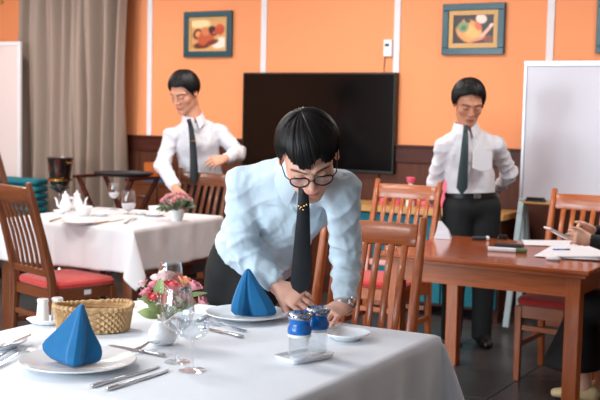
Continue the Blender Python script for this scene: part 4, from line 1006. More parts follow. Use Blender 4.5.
            Q = np.stack([a, b, c, d], 1); Q[~inside] = Q[~inside][:, ::-1]; faces.append(Q)
        return P, np.concatenate(faces)
def relax(P, Fq, it=1, f=0.5):
    """a little Laplacian smoothing to remove grid steps"""
    e = np.concatenate([Fq[:, [0, 1]], Fq[:, [1, 2]], Fq[:, [2, 3]], Fq[:, [3, 0]]])
    for _ in range(it):
        s = np.zeros_like(P); n = np.zeros(len(P))
        for q in range(3): s[:, q] = np.bincount(e[:, 0], P[e[:, 1], q], len(P)) + np.bincount(e[:, 1], P[e[:, 0], q], len(P))
        n = np.bincount(e[:, 0], minlength=len(P)) + np.bincount(e[:, 1], minlength=len(P)); P = P * (1 - f) + f * s / np.maximum(n, 1)[:, None]
    return P
def normals(P, Fq):
    n = np.cross(P[Fq[:, 2]] - P[Fq[:, 0]], P[Fq[:, 3]] - P[Fq[:, 1]]); N = np.zeros_like(P)
    for q in range(4):
        for k in range(3): N[:, k] += np.bincount(Fq[:, q], n[:, k], len(P))
    return N / (np.linalg.norm(N, axis=1)[:, None] + 1e-12)
def to_obj(name, P, Fq, mat, parent=None, origin=(0, 0, 0), cols=None):
    me = bpy.data.meshes.new(name); P = P - np.array(origin)
    me.vertices.add(len(P)); me.vertices.foreach_set('co', P.astype(np.float32).ravel())
    me.loops.add(Fq.size); me.loops.foreach_set('vertex_index', Fq.astype(np.int32).ravel())
    me.polygons.add(len(Fq)); me.polygons.foreach_set('loop_start', np.arange(0, Fq.size, 4, dtype=np.int32)); me.polygons.foreach_set('loop_total', np.full(len(Fq), 4, np.int32))
    me.update(calc_edges=True); me.validate(); me.shade_smooth()
    if cols is not None:
        at = me.color_attributes.new('Col', 'FLOAT_COLOR', 'POINT'); at.data.foreach_set('color', np.concatenate([cols, np.ones((len(P), 1))], 1).astype(np.float32).ravel())
    return link(name, me, mat, parent)

def head_prims(F, hc, A, s, neck):
    """A = rows (right, forward, up) of the head, s = scale"""
    L = lambda x, y, z: np.array(hc) + s * (A[0] * x + A[1] * y + A[2] * z)
    F.ell(L(0, -0.016, 0.030), A, np.array((0.076, 0.094, 0.086)) * s, 0.01)
    F.ell(L(0, 0.020, -0.030), A, np.array((0.061, 0.068, 0.082)) * s, 0.03 * s)
    F.cone(L(-0.045, 0.0, -0.060), L(-0.012, 0.066, -0.096), 0.020 * s, 0.018 * s, 0.03 * s)
    F.cone(L(0.045, 0.0, -0.060), L(0.012, 0.066, -0.096), 0.020 * s, 0.018 * s, 0.03 * s)
    F.ell(L(0, 0.070, -0.098), A, np.array((0.020, 0.017, 0.016)) * s, 0.018 * s)
    for q in (-1, 1):
        F.ell(L(q * 0.041, 0.054, -0.022), A, np.array((0.024, 0.022, 0.022)) * s, 0.022 * s)
        F.cone(L(q * 0.014, 0.083, 0.026), L(q * 0.052, 0.062, 0.024), 0.011 * s, 0.009 * s, 0.016 * s)
    for q in (-1, 1):
        F.ell(L(q * 0.032, 0.096, 0.006), A, np.array((0.017, 0.013, 0.011)) * s, 0.012 * s, 'd')
        F.ell(L(q * 0.032, 0.073, 0.004), A, np.array((0.0155, 0.0135, 0.0115)) * s, 0.004 * s)
    F.cone(L(0, 0.082, 0.016), L(0, 0.104, -0.026), 0.008 * s, 0.0115 * s, 0.010 * s)
    for q in (-1, 1): F.ell(L(q * 0.0125, 0.094, -0.030), A, np.array((0.0085, 0.011, 0.008)) * s, 0.007 * s)
    F.ell(L(0, 0.080, -0.062), A, np.array((0.026, 0.016, 0.016)) * s, 0.012 * s)
    F.cone(L(-0.018, 0.085, -0.0575), L(0.018, 0.085, -0.0575), 0.0055 * s, 0.0055 * s, 0.005 * s); F.ell(L(0, 0.091, -0.0575), A, np.array((0.013, 0.0065, 0.0055)) * s, 0.006 * s)
    F.ell(L(0, 0.0885, -0.0695), A, np.array((0.017, 0.0085, 0.0065)) * s, 0.005 * s)
    for q in (-1, 1):
        E = np.array([nv(A[0] + q * 0.35 * A[1] * -1), nv(A[1] + q * 0.35 * A[0]), A[2]])
        F.ell(L(q * 0.0795, -0.006, 0.0), E, np.array((0.0075, 0.021, 0.033)) * s, 0.006 * s)
        F.ell(L(q * 0.086, -0.002, 0.004), E, np.array((0.006, 0.011, 0.018)) * s, 0.004 * s, 'd')
    F.econe(L(0, -0.026, -0.040), neck, (0.054 * s, 0.056 * s), (0.062, 0.060), A[0], 0.025)
def skin_cols(P, hc, A, s, base, lip):
    q = (P - np.array(hc)) / s; x, y, z = q @ A[0], q @ A[1], q @ A[2]; C = np.tile(np.array(base[:3]), (len(P), 1))
    def mix(w, col):
        w = np.clip(w, 0, 1)[:, None]; C[:] = C * (1 - w) + np.array(col[:3]) * w
    face = (y > 0.03).astype(float); ax = np.abs(x)
    mix(0.30 * face * np.exp(-((ax - 0.042) / 0.02) ** 2 - ((z + 0.028) / 0.02) ** 2), lip)       # cheeks
    mix(0.85 * face * (ax < 0.03) * np.exp(-((z + 0.0635 + 0.10 * ax) / 0.0085) ** 2) * np.clip((0.027 - ax) / 0.006, 0, 1) * (y > 0.07), lip)
    mix(0.75 * face * np.exp(-((z + 0.0632) / 0.0016) ** 2) * (ax < 0.023) * (y > 0.07), (lip[0] * 0.35, lip[1] * 0.3, lip[2] * 0.3))
    bz = 0.0265 - 0.10 * (ax - 0.034) ** 2 / 0.02 - 0.05 * np.clip(ax - 0.034, 0, 1)
    mix(0.92 * face * (ax > 0.012) * (ax < 0.056) * np.exp(-((z - bz) / 0.0042) ** 4), (0.018, 0.014, 0.012))   # brows
    ez = -0.001 - 12 * (ax - 0.032) ** 2 * -0.5
    mix(0.95 * face * np.exp(-((z - ez + 0.002) / 0.0026) ** 2) * (np.abs(ax - 0.032) < 0.0165), (0.015, 0.012, 0.011))  # lash line
    mix(0.35 * face * np.exp(-((z - 0.010) / 0.003) ** 2) * (np.abs(ax - 0.032) < 0.016), (base[0] * 0.5, base[1] * 0.42, base[2] * 0.4))
    mix(0.5 * ((y > 0.085) & (z < -0.032) & (z > -0.040)) * np.exp(-((ax - 0.008) / 0.004) ** 2), (base[0] * 0.35, base[1] * 0.25, base[2] * 0.22))
    mix(0.25 * np.exp(-((ax - 0.084) / 0.01) ** 2) * (np.abs(y + 0.005) < 0.03), lip)
    return C
def hand(F, w, d, n, th, curl=(0.5, 0.5, 0.55, 0.6), s=1.0, spread=0.06, thumb=0.5, tdir=None):
    """w wrist, d finger direction, n back-of-hand normal, th towards the thumb"""
    w = np.array(w, float); d = nv(d); n = nv(np.array(n) - d * (np.array(n) @ d)); t = np.cross(d, n); t = t if t @ np.array(th) > 0 else -t
    F.econe(w - d * 0.01, w + d * 0.028 * s, (0.026 * s, 0.019 * s), (0.033 * s, 0.017 * s), t, 0.014)
    F.econe(w + d * 0.025 * s, w + d * 0.078 * s, (0.034 * s, 0.016 * s), (0.040 * s, 0.0135 * s), t, 0.014)
    ls = (0.070, 0.079, 0.073, 0.058)
    for i in range(4):
        o = (0.030, 0.010, -0.010, -0.029)[i]; b = w + (d * (0.082, 0.088, 0.085, 0.076)[i] + t * o) * s
        fd = nv(d + t * (1.5 - i) * spread); c = curl[i]; p = b - d * 0.01 * s; ang = 0.25 * c; r = (0.0092, 0.0095, 0.009, 0.008)[i] * s
        for ph, fr in enumerate((0.46, 0.30, 0.24)):
            ang += c * (0.55, 0.95, 0.6)[ph]; dd = fd * math.cos(ang) - n * math.sin(ang); q = p + dd * ls[i] * fr * s * (1.12 if ph == 0 else 1)
            F.cone(p, q, r * (1.0, 0.95, 0.88)[ph], r * (0.95, 0.88, 0.78)[ph], 0.0035 if ph == 0 else 0.003); p = q
    td = nv(d * 0.75 + t * 0.62 - n * 0.35) if tdir is None else nv(tdir)
    b = w + (d * 0.024 + t * 0.022 - n * 0.004) * s; m = b + td * 0.044 * s
    F.cone(b, m, 0.0155 * s, 0.0115 * s, 0.012); e = m + nv(td + d * thumb - t * thumb * 0.6) * 0.03 * s
    F.cone(m, e, 0.011 * s, 0.0092 * s, 0.004); F.cone(e, e + nv(td + d * thumb * 1.4 - t * thumb) * 0.02 * s, 0.0092 * s, 0.0072 * s, 0.004)
def limb(F, pts, rads, k=0.02):
    for i in range(len(pts) - 1): F.cone(pts[i], pts[i + 1], rads[i], rads[i + 1], k)
def hair_mesh(hc, A, s, prof, vol, jag, seed, lean=(0, 0, 0), groove=0.0018, spiky=0.0, locks=320, sweep=0.0, lockh=0.006, clump=0.17):
    """prof: [(azimuth deg, lower edge z)], azimuth 0 = front"""
    hc = np.array(hc, float); R = 0.15 * s; F = Field(hc - R, hc + R, coarse=0.0028 * s); s_, X, Y, Z = F.sl(hc - R, hc + R)
    X, Y, Z = np.broadcast_arrays(X, Y, Z); q = np.stack([X - hc[0], Y - hc[1], Z - hc[2]], -1).astype(np.float32) / s
    x, y, z = q @ A[0].astype(np.float32), q @ A[1].astype(np.float32), q @ A[2].astype(np.float32); del q
    x2, y2, z2 = x - lean[0], y + 0.016 - lean[1], z - 0.030 - lean[2]; r = (0.076 + vol[0], 0.094 + vol[1], 0.086 + vol[2])
    k0 = np.sqrt((x2 / r[0]) ** 2 + (y2 / r[1]) ** 2 + (z2 / r[2]) ** 2); k1 = np.sqrt((x2 / r[0] ** 2) ** 2 + (y2 / r[1] ** 2) ** 2 + (z2 / r[2] ** 2) ** 2) + 1e-6
    d = k0 * (k0 - 1) / k1
    az = np.degrees(np.arctan2(x, y + 0.012)); rng = np.random.RandomState(seed)
    pa = np.linspace(-200, 200, 260); nz = np.interp(pa, np.linspace(-200, 200, 90), rng.rand(90) - 0.5) + 0.5 * np.interp(pa, np.linspace(-200, 200, 200), rng.rand(200) - 0.5)
    low = np.interp(np.abs(az), [p[0] for p in prof], [p[1] for p in prof]) + jag * np.interp(az, pa, nz)
    # strand grooves radiating from the crown
    crx, cry = x - 0.01, y + 0.045; ga = np.arctan2(crx, cry); gr = np.sqrt(crx ** 2 + cry ** 2 + 0.3 * z2 ** 2)
    wob = 0.5 * np.sin(gr * 60 + 3 * ga) + 0.35 * np.sin(gr * 110 - 5 * ga + 1)
    d = d + groove * (np.sin(ga * 34 + wob * 2.0) * 0.6 + np.sin(ga * 61 + wob * 3.1 + 2) * 0.4) * np.clip(gr / 0.07, 0, 1) + spiky * np.sin(ga * 13 + wob * 4) * np.sin(gr * 70 + ga * 3)
    d = np.maximum(d, (low - z) * 0.8); F.v[s_] = (d * s).astype(np.float32)
    P, Q = F.mesh(); P = relax(P, Q, 1, 0.4)
    # separate locks lying on the cap give the outline and the fringe their broken edge
    S0 = nv((0.12, -0.42, 0.90)); VV = [P]; QQ = [Q]; n0 = len(P); rr_ = np.array(r); C0 = np.array([lean[0], -0.016 + lean[1], 0.030 + lean[2]])
    for _ in range(locks):
        a0 = rng.rand() * 2 * PI - PI; a0 += 0.65 * (round(a0 / clump) * clump + 0.05 * math.sin(17 * round(a0 / clump)) - a0); a1 = a0 + sweep * (0.6 + 0.4 * rng.rand()) + 0.25 * (rng.rand() - 0.5); a1w = (a1 + PI) % (2 * PI) - PI
        ze = float(np.interp(abs(math.degrees(a1w)), [p[0] for p in prof], [p[1] for p in prof])) + jag * 0.8 * (math.sin(5.3 * round(a0 / clump)) * 0.5 - 0.35 + 0.5 * (rng.rand() - 0.6)) + 0.004
        zz = max(-0.95, min(0.97, (ze - C0[2]) / rr_[2])); h = math.sqrt(1 - zz * zz); E0 = np.array([math.sin(a1w) * h, math.cos(a1w) * h, zz])
        om = math.acos(max(-1, min(1, float(S0 @ E0)))); t0 = rng.rand() * 0.55; n = 8; lift = 0.002 + lockh * rng.rand(); w0 = 0.0042 + 0.004 * rng.rand(); pts = []
        ctrl = nv(S0 + E0 + 0.5 * np.array([math.sin(a0), math.cos(a0), 0.3]))
        for i in range(n + 1):
            t = t0 + (1 - t0) * i / n; g0 = nv(nv(S0 * (1 - t) + ctrl * t) * (1 - t) + nv(ctrl * (1 - t) + E0 * t) * t); f = i / n
            pts.append((C0 + g0 * (rr_ + lift * math.sin(PI * min(1, 0.15 + f * 0.75)) - 0.001), g0))
        vs = []
        for i, (p_, g0) in enumerate(pts):
            f = i / n; tn = pts[min(i + 1, n)][0] - pts[max(i - 1, 0)][0]; sd = nv(np.cross(tn, g0)); w_ = w0 * (math.sin(PI * min(1.0, 0.12 + 0.80 * f)) ** 0.7)
            for k_, hgt in ((-1, -0.0035), (0, 0.0022), (1, -0.0035)): vs.append(hc + s * (A.T @ (p_ + sd * w_ * k_ + g0 * hgt)))
        VV.append(np.array(vs)); fq = []
        for i in range(n):
            q0 = n0 + i * 3; fq += [(q0, q0 + 1, q0 + 4, q0 + 3), (q0 + 1, q0 + 2, q0 + 5, q0 + 4)]
        QQ.append(np.array(fq)); n0 += len(vs)
    return np.concatenate(VV), np.concatenate(QQ)
def folds(P, N, amp, scale, seed, dirv=None, aniso=2.5):
    """cloth wrinkles: ridged warped noise, stretched along dirv"""
    p = P / scale
    if dirv is not None: dirv = nv(dirv); p = p - np.outer(p @ dirv, dirv) * (1 - 1 / aniso)
    w = np.stack([vnoise(p * 0.6, seed + i) for i in range(3)], 1) * 0.8
    r = 1 - np.abs(vnoise(p + w, seed + 7)) * 2; r2 = 1 - np.abs(vnoise(p * 1.9 + w, seed + 11)) * 2
    return amp * (0.65 * r + 0.35 * r2)
def ribbon(path, widths, up, thick, name, mat, parent, bulge=0.0):
    """flat band along path; 'up' = outward normal"""
    path = [np.array(p, float) for p in path]; n = len(path); rings = []
    for i, p in enumerate(path):
        t = nv(path[min(i + 1, n - 1)] - path[max(i - 1, 0)]); u = nv(np.array(up) - t * (np.array(up) @ t)); s = np.cross(t, u); w = widths[i] / 2
        rings.append([tuple(p + s * a * w + u * b) for a, b in ((-1, 0), (-0.5, thick * 0.5 + bulge), (0, thick * 0.5 + bulge * 1.2), (0.5, thick * 0.5 + bulge), (1, 0), (0.5, -thick * 0.5), (0, -thick * 0.5), (-0.5, -thick * 0.5))])
    return MB().loft(rings).build(name, mat, parent, smooth=True)
def collar(c, up, fwd, r, h, name, mat, parent, gap=0.35, point=0.035, flare=1.0):
    """folded shirt collar round the neck: stand + turned leaf ending in two points"""
    up = nv(up); fwd = nv(np.array(fwd) - up * (np.array(fwd) @ up)); rt = np.cross(fwd, up); c = np.array(c, float); N = 44; rings = []
    for i in range(N + 1):
        t = i / N; a = gap * 0.5 + t * (2 * PI - gap); e = abs(2 * t - 1) ** 5
        dv = fwd * math.cos(a) + rt * math.sin(a) * 0.95; drop = 0.012 * (1 + math.cos(a)); 
        B = c + dv * r - up * drop
        top = B + up * (h * (1 - 0.35 * e)) ; ob = c + dv * (r + 0.022 * flare + 0.012 * e) - up * (drop + 0.022 + point * e) + fwd * 0.006 * e
        rings.append([tuple(B - dv * 0.001), tuple(top - dv * 0.002), tuple(top + dv * 0.003 + up * 0.002), tuple(ob + dv * 0.003), tuple(ob), tuple(top + dv * 0.0005 - up * 0.006)])
    return MB().loft(rings, True, True).build(name, mat, parent, smooth=True)

def person(cfg):
    J = {k: np.array(v, float) for k, v in cfg['j'].items()}; A = np.array([nv(cfg['hf_right']), nv(cfg['hf_fwd']), nv(cfg['hf_up'])])
    s = cfg['hs']; hc = J['head']; fwd = nv(cfg['fwd']); res = cfg['res']; allp = np.array(list(J.values()))
    lo, hi = allp.min(0) - 0.24, allp.max(0) + 0.24; lo[2] = max(lo[2], -0.02)
    base = np.array([J['pelvis'][0], J['pelvis'][1], 0.0])
    bands = ([], [], [])
    for c, R in [(hc, 0.14 * s)] + [(J[w], 0.16) for w in ('wrL', 'wrR') if cfg.get('fine_hands')]:
        for i in range(3): bands[i].append((c[i] - R, c[i] + R, res))
    F = Field(lo, hi, bands, cfg.get('coarse', 0.008))
    lat = nv(J['shL'] - J['shR']); spn = nv(J['neck'] - J['pelvis'])
    g = cfg.get('girth', 1.0)
    def torso(F, off, k=0.04):
        P, W, C, N = J['pelvis'], J['waist'], J['chest'], J['neck']
        F.econe(P, W, (0.142 * g + off, 0.092 * g + off), (0.130 * g + off, 0.084 * g + off), lat, k)
        F.econe(W, C, (0.130 * g + off, 0.084 * g + off), (0.142 * g + off, 0.096 * g + off), lat, k)
        F.econe(C, C + (N - C) * 0.55, (0.142 * g + off, 0.096 * g + off), (0.105 * g + off, 0.062 * g + off), lat, k)
        mid = C + (N - C) * 0.60
        for sh in ('shL', 'shR'):
            F.cone(mid, J[sh], 0.056 * g + off, 0.036 * g + off, 0.03); F.cone(J['neck'] - spn * 0.022, J[sh] + spn * 0.004, 0.034 + off, 0.020 + off, 0.03)
    # --- skin: one continuous body
    torso(F, -0.014)
    for q in ('L', 'R'):
        limb(F, [J['sh' + q], J['el' + q], J['wr' + q]], [0.036, 0.028, 0.024], 0.02)
        limb(F, [J['hip' + q], J['kn' + q], J['an' + q]], [0.070, 0.050, 0.036], 0.03)
        toe = nv(cfg['toe' + q]); F.cone(J['an' + q] - np.array([0, 0, 0.03]), J['an' + q] - np.array([0, 0, J['an' + q][2] - 0.032]) + toe * 0.12, 0.034, 0.024, 0.02)
        h = cfg['hand' + q]; hand(F, J['wr' + q], h['d'], h['n'], h['t'], h.get('curl', (0.5, 0.5, 0.55, 0.6)), h.get('s', 1.0), h.get('spread', 0.06), h.get('thumb', 0.5), h.get('td'))
    head_prims(F, hc, A, s, J['neck'] + (hc - J['neck']) * 0.0 - spn * 0.03)
    P, Q = F.mesh(); P = relax(P, Q, 1, 0.35); cols = skin_cols(P, hc, A, s, cfg['skin'], cfg['lip']); del F
    root = to_obj('person', P, Q, 'skin', None, base, cols); root.location = base; tag(root, cfg['label'], 'person')
    inv = Matrix.Translation(Vector([-float(v) for v in base]))
    def child(o): o.parent = root; o.matrix_parent_inverse = Matrix.Identity(4); o.location = Vector([-float(v) for v in base]); return o
    # --- shirt / jacket
    of = cfg.get('loose', 0.012); F = Field(lo, hi, ([], [], []), cfg.get('cloth_res', 0.006)); torso(F, of)
    hem = J['pelvis'] + spn * cfg.get('hem', 0.045)
    for q in ('L', 'R'):
        e, w, sh = J['el' + q], J['wr' + q], J['sh' + q]; cu = w - nv(w - e) * cfg.get('cuff_back', 0.012); sl = cfg.get('sleeve', 1.0)
        F.cone(sh, e, 0.053 * sl, 0.048 * sl, 0.03); F.cone(e, cu - nv(w - e) * 0.06, 0.048 * sl, 0.040 * sl, 0.015); F.cone(cu - nv(w - e) * 0.06, cu, 0.037 * sl, 0.035 * sl, 0.010)
    for q in ('L', 'R'):
        e, w = J['el' + q], J['wr' + q]; d = nv(w - e); F.clip(w - d * cfg.get('cuff_back', 0.012), d, w - 0.09, w + 0.09)
    if cfg.get('blouse', 0):   # cloth bags a little above the belt
        F.econe(hem + spn * 0.035 - lat * 0.02 * 0, hem + spn * 0.07, (0.150 * g + of, 0.110 * g + of), (0.145 * g + of, 0.105 * g + of), lat, 0.04)
    lo_h, hi_h = J['pelvis'] - 0.24, J['pelvis'] + 0.24
    for q in ('L', 'R'):
        pass
    F.clip(hem, -spn, np.minimum(lo_h, J['pelvis'] - 0.24), np.maximum(J['pelvis'] + 0.22, J['pelvis'] + 0.22)) if not cfg.get('no_hem_clip') else None
    if cfg.get('neck_cut', True): F.ell(J['neck'] + spn * 0.05 + fwd * 0.01, [lat, fwd, spn], (0.066, 0.066, 0.075), 0.006, 'd')
    P, Q = F.mesh(); N = normals(P, Q); P = relax(P, Q, 2, 0.5)
    amp = cfg.get('fold', 0.005)
    disp = folds(P, N, amp * 0.8, 0.07, 3 + cfg['seed'], spn + 0.5 * lat, 4.0)
    for q in ('L', 'R'):   # sleeves: rings of creases, strongest at the elbow
        for a, b in ((J['sh' + q], J['el' + q]), (J['el' + q], J['wr' + q])):
            ab = b - a; t = np.clip(((P - a) @ ab) / (ab @ ab), 0, 1); dist = np.linalg.norm(P - a - t[:, None] * ab, axis=1); m = np.clip((0.10 - dist) / 0.03, 0, 1)
            at_el = np.exp(-(np.linalg.norm(P - J['el' + q], axis=1) / 0.11) ** 2)
            ax = nv(ab); sd = nv(np.cross(ax, fwd) + 0.3 * fwd); ph = (P @ ax) * 120 + (P @ sd) * 55 + 2.2 * vnoise(P * 16, 21 + cfg['seed'])
            ph2 = (P @ ax) * 80 - (P @ sd) * 75 + 2.5 * vnoise(P * 13, 31 + cfg['seed'])
            r1 = (1 - np.abs(np.sin(ph * 0.42))) ** 1.6; r2 = (1 - np.abs(np.sin(ph2 * 0.5))) ** 1.6; wmix = np.clip(0.5 + 1.2 * vnoise(P * 9, 51), 0, 1)
            disp = disp * (1 - 0.55 * m) + m * amp * (0.30 + 0.6 * at_el) * ((r1 * wmix + r2 * (1 - wmix)) * 1.5 - 0.35)
    # long diagonal pulls across the body
    pulls = cfg.get('pull', 0.0)
    if pulls: disp = disp + pulls * np.sin((P @ nv(spn * 1.0 + lat * 0.7)) * 62 + 3 * vnoise(P * 7, 5)) * np.clip(vnoise(P * 6, 9) + 0.3, 0, 1)
    disp = disp + folds(P, N, cfg.get('crease', 0.003), 0.034, 77 + cfg['seed'], spn - 0.6 * lat, 3.0)
    P = P + N * disp[:, None]; P = relax(P, Q, 1, 0.25)
    shirt = child(to_obj(cfg.get('top_name', 'shirt'), P, Q, cfg['shirt'], root))
    # --- trousers
    F = Field(np.array([lo[0], lo[1], max(0.0, lo[2])]), np.array([hi[0], hi[1], max(J['pelvis'][2] + 0.2, J['knL'][2] + 0.2)]), ([], [], []), cfg.get('trouser_res', 0.008))
    wa = J['pelvis'] + spn * (cfg.get('hem', 0.045) + 0.012)
    F.econe(J['pelvis'] - spn * 0.02, wa, (0.162 * g, 0.115 * g), (0.150 * g, 0.105 * g), lat, 0.04)
    for q in ('L', 'R'):
        an = J['an' + q] - np.array([0, 0, 0.03])
        if cfg.get('skirt'): continue
        limb(F, [J['hip' + q], J['kn' + q], an], [0.100, 0.078, 0.062], 0.035)
    if cfg.get('skirt'):
        km, hm, hem_p = (J['knL'] + J['knR']) / 2, (J['hipL'] + J['hipR']) / 2, np.array(cfg['skirt'], float)
        for q in ('L', 'R'): limb(F, [J['hip' + q], J['kn' + q]], [0.085, 0.068], 0.04)
        F.econe(hm, km, (0.16, 0.075), (0.13, 0.068), lat, 0.04); F.econe(km, hem_p, (0.13, 0.068), (0.155, 0.150), lat, 0.04); F.clip(hem_p, (0, 0, -1), hem_p - 0.4, hem_p + 0.4)
    F.clip(wa, spn, J['pelvis'] - 0.25, J['pelvis'] + 0.25) if not cfg.get('no_hem_clip') else None
    if not cfg.get('skirt'): F.clip((0, 0, 0.035), (0, 0, -1))
    P, Q = F.mesh(); N = normals(P, Q); P = relax(P, Q, 2, 0.5); P = P + N * folds(P, N, 0.004, 0.09, 40 + cfg['seed'], (0, 0, 1), 3.5)[:, None]
    child(to_obj('skirt' if cfg.get('skirt') else 'trousers', P, Q, 'trouser_black', root))
    # --- hair, shoes
    P, Q = hair_mesh(hc, A, s, **cfg['hair']); child(to_obj('hair', P, Q, 'hair_black', root))
    for q in ('L', 'R'):
        F = Field(J['an' + q] - np.array([0.22, 0.22, J['an' + q][2] + 0.02]), J['an' + q] + np.array([0.22, 0.22, 0.06]), ([], [], []), 0.006); toe = nv(cfg['toe' + q]); sd = np.cross(toe, [0, 0, 1.0]); b = J['an' + q].copy(); b[2] = 0.045
        F.econe(b - toe * 0.045, b + toe * 0.06, (0.036, 0.042), (0.042, 0.036), sd, 0.02); F.econe(b + toe * 0.06 - np.array([0, 0, 0.006]), b + toe * 0.145 - np.array([0, 0, 0.015]), (0.044, 0.034), (0.034, 0.024), sd, 0.02)
        if not cfg.get('skirt'): F.cone(b, J['an' + q], 0.042, 0.04, 0.02)
        F.clip((0, 0, 0.002), (0, 0, -1))
        P, Q = F.mesh(); child(to_obj('shoe', relax(P, Q, 1, 0.5), Q, cfg.get('shoe', 'leather'), root))
    return dict(root=root, J=J, A=A, s=s, lat=lat, spn=spn, fwd=fwd, child=child, shirt=shirt, base=base, L=lambda x, y, z: hc + s * (A[0] * x + A[1] * y + A[2] * z))
Dn = np.array([0, 0, -1.0])
def head_axes(fwd, up):
    f = nv(fwd); u = nv(np.array(up) - f * (np.array(up) @ f)); return np.cross(f, u), f, u
# ------------------------------------------------------------------ the man bending over the front table
neck = dep(303, 172, 3.50); pel = dep(252, 262, 4.02)
sp_ = neck - pel
fB = nv(dirc(0.12, 0, 1.0)); 
hx, hy, hz = head_axes(dirc(0.10, -0.70, 0.72), dirc(-0.06, 0.68, 0.66))
jb = dict(pelvis=pel, waist=pel + sp_ * 0.30 + np.array([0, 0, 0.015]), chest=pel + sp_ * 0.66 + np.array([0, 0, 0.02]), neck=neck, head=dep(308.5, 155.5, 3.34),
          shR=dep(243, 184, 3.60), elR=dep(242, 250, 3.66), wrR=dep(279, 287.5, 3.60), shL=dep(342, 190, 3.46), elL=dep(346.5, 258, 3.62), wrL=dep(344.5, 306, 3.54))
hl = nv(jb['shL'] - jb['shR']); hl[2] = 0; hl = nv(hl)
jb['hipR'] = pel - hl * 0.09 - np.array([0, 0, 0.05]); jb['hipL'] = pel + hl * 0.09 - np.array([0, 0, 0.05])
fx = np.array([jb['hipR'][0] - 0.06, 3.42]); 
jb['hipL'] = jb['hipL'] - np.array([0.05, 0.02, 0])
jb['knR'] = np.array([jb['hipR'][0] - 0.05, jb['hipR'][1] + 0.03, 0.50]); jb['anR'] = np.array([jb['hipR'][0] - 0.10, jb['hipR'][1] + 0.10, 0.09])
jb['knL'] = np.array([jb['hipL'][0] - 0.10, jb['hipL'][1] - 0.02, 0.50]); jb['anL'] = np.array([jb['hipL'][0] - 0.16, jb['hipL'][1] + 0.02, 0.09])
mb = person(dict(j=jb, hf_right=hx, hf_fwd=hy, hf_up=hz, hs=1.10, fwd=fB, res=0.0032, coarse=0.007, cloth_res=0.005, trouser_res=0.007, fine_hands=True, seed=1, girth=1.0, loose=0.016, sleeve=1.02, fold=0.011, pull=0.005, blouse=0, hem=0.05, cuff_back=0.02,
    toeL=(0.2, -1, 0), toeR=(0.0, -1, 0),
    handR=dict(d=dirc(0.74, -0.34, 0.40), n=dirc(-0.15, 0.55, 0.80), t=dirc(0.4, -0.3, 0.9), curl=(0.4, 0.42, 0.45, 0.5), s=1.02, thumb=0.3),
    handL=dict(d=dirc(-0.60, -0.16, 0.75), n=dirc(0.20, 0.95, 0.30), t=dirc(-0.9, 0.0, 0.1), curl=(0.22, 0.25, 0.28, 0.3), s=0.92),
    skin=srgb(226, 172, 150), lip=srgb(206, 112, 104), shirt='shirt_blue',
    hair=dict(prof=[(0, 0.068), (25, 0.066), (45, 0.068), (60, 0.064), (73, 0.044), (80, 0.014), (86, 0.010), (92, 0.024), (104, 0.026), (125, -0.02), (150, -0.05), (200, -0.06)], vol=(0.012, 0.012, 0.010), jag=0.040, seed=3, lean=(0.0, 0.002, 0.002), spiky=0.0012, locks=420, lockh=0.008),
    label='person in pale blue shirt and dark tie bending over the front table'))
def glasses(m, up=0.0):
    L = m['L']; s = m['s']; r = m['root']
    g = None
    for q in (-1, 1):
        pts = []
        for t in np.linspace(0, 2 * PI, 25):
            ct, st = math.cos(t), math.sin(t); e = 0.8
            pts.append(L(q * 0.034 + 0.0265 * math.copysign(abs(ct) ** e, ct), 0.104 - 0.010 * abs(ct) * (1 if ct * q > 0 else 0.3), 0.000 + 0.019 * math.copysign(abs(st) ** e, st) * (1.0 if st > 0 else 0.95)))
        o = m['child'](MB().tube(pts, 0.0026, 8, upv=m['A'][1]).build('spectacle_frame' if g is None else 'spectacle_rim', 'black_plastic', r, smooth=True)); g = g or o
        c = np.mean(pts, axis=0); mm = MB(); mm.add([tuple(c)] + [tuple(p) for p in pts[:-1]], [(0, i + 1, (i + 1) % 24 + 1) for i in range(24)]); m['child'](mm.build('spectacle_lens', 'lens_glass', r))
        m['child'](MB().tube([L(q * 0.061, 0.094, 0.006), L(q * 0.073, 0.08, 0.008), L(q * 0.083, 0.02, 0.010), L(q * 0.084, -0.012, 0.006), L(q * 0.082, -0.026, -0.012)], 0.0019, 8).build('spectacle_temple', 'black_plastic', r, smooth=True))
    m['child'](MB().tube([L(-0.009, 0.104, 0.004), L(0, 0.107, 0.008), L(0.009, 0.104, 0.004)], 0.0018, 8).build('spectacle_bridge', 'black_plastic', r, smooth=True))
glasses(mb)
def knot(m, c, along, out, s, mat):
    along, out = nv(along), nv(out); sd = np.cross(along, out); rings = []
    for t, w, h in ((-0.022, 0.013, 0.006), (-0.016, 0.0175, 0.010), (0.0, 0.0155, 0.012), (0.014, 0.011, 0.010), (0.02, 0.009, 0.006)):
        rings.append([tuple(np.array(c) + along * t * s + sd * w * s * math.cos(a) + out * h * s * math.sin(a)) for a in np.linspace(0, 2 * PI, 13)[:-1]])
    return m['child'](MB().loft(rings).build('tie_knot', mat, m['root'], smooth=True))
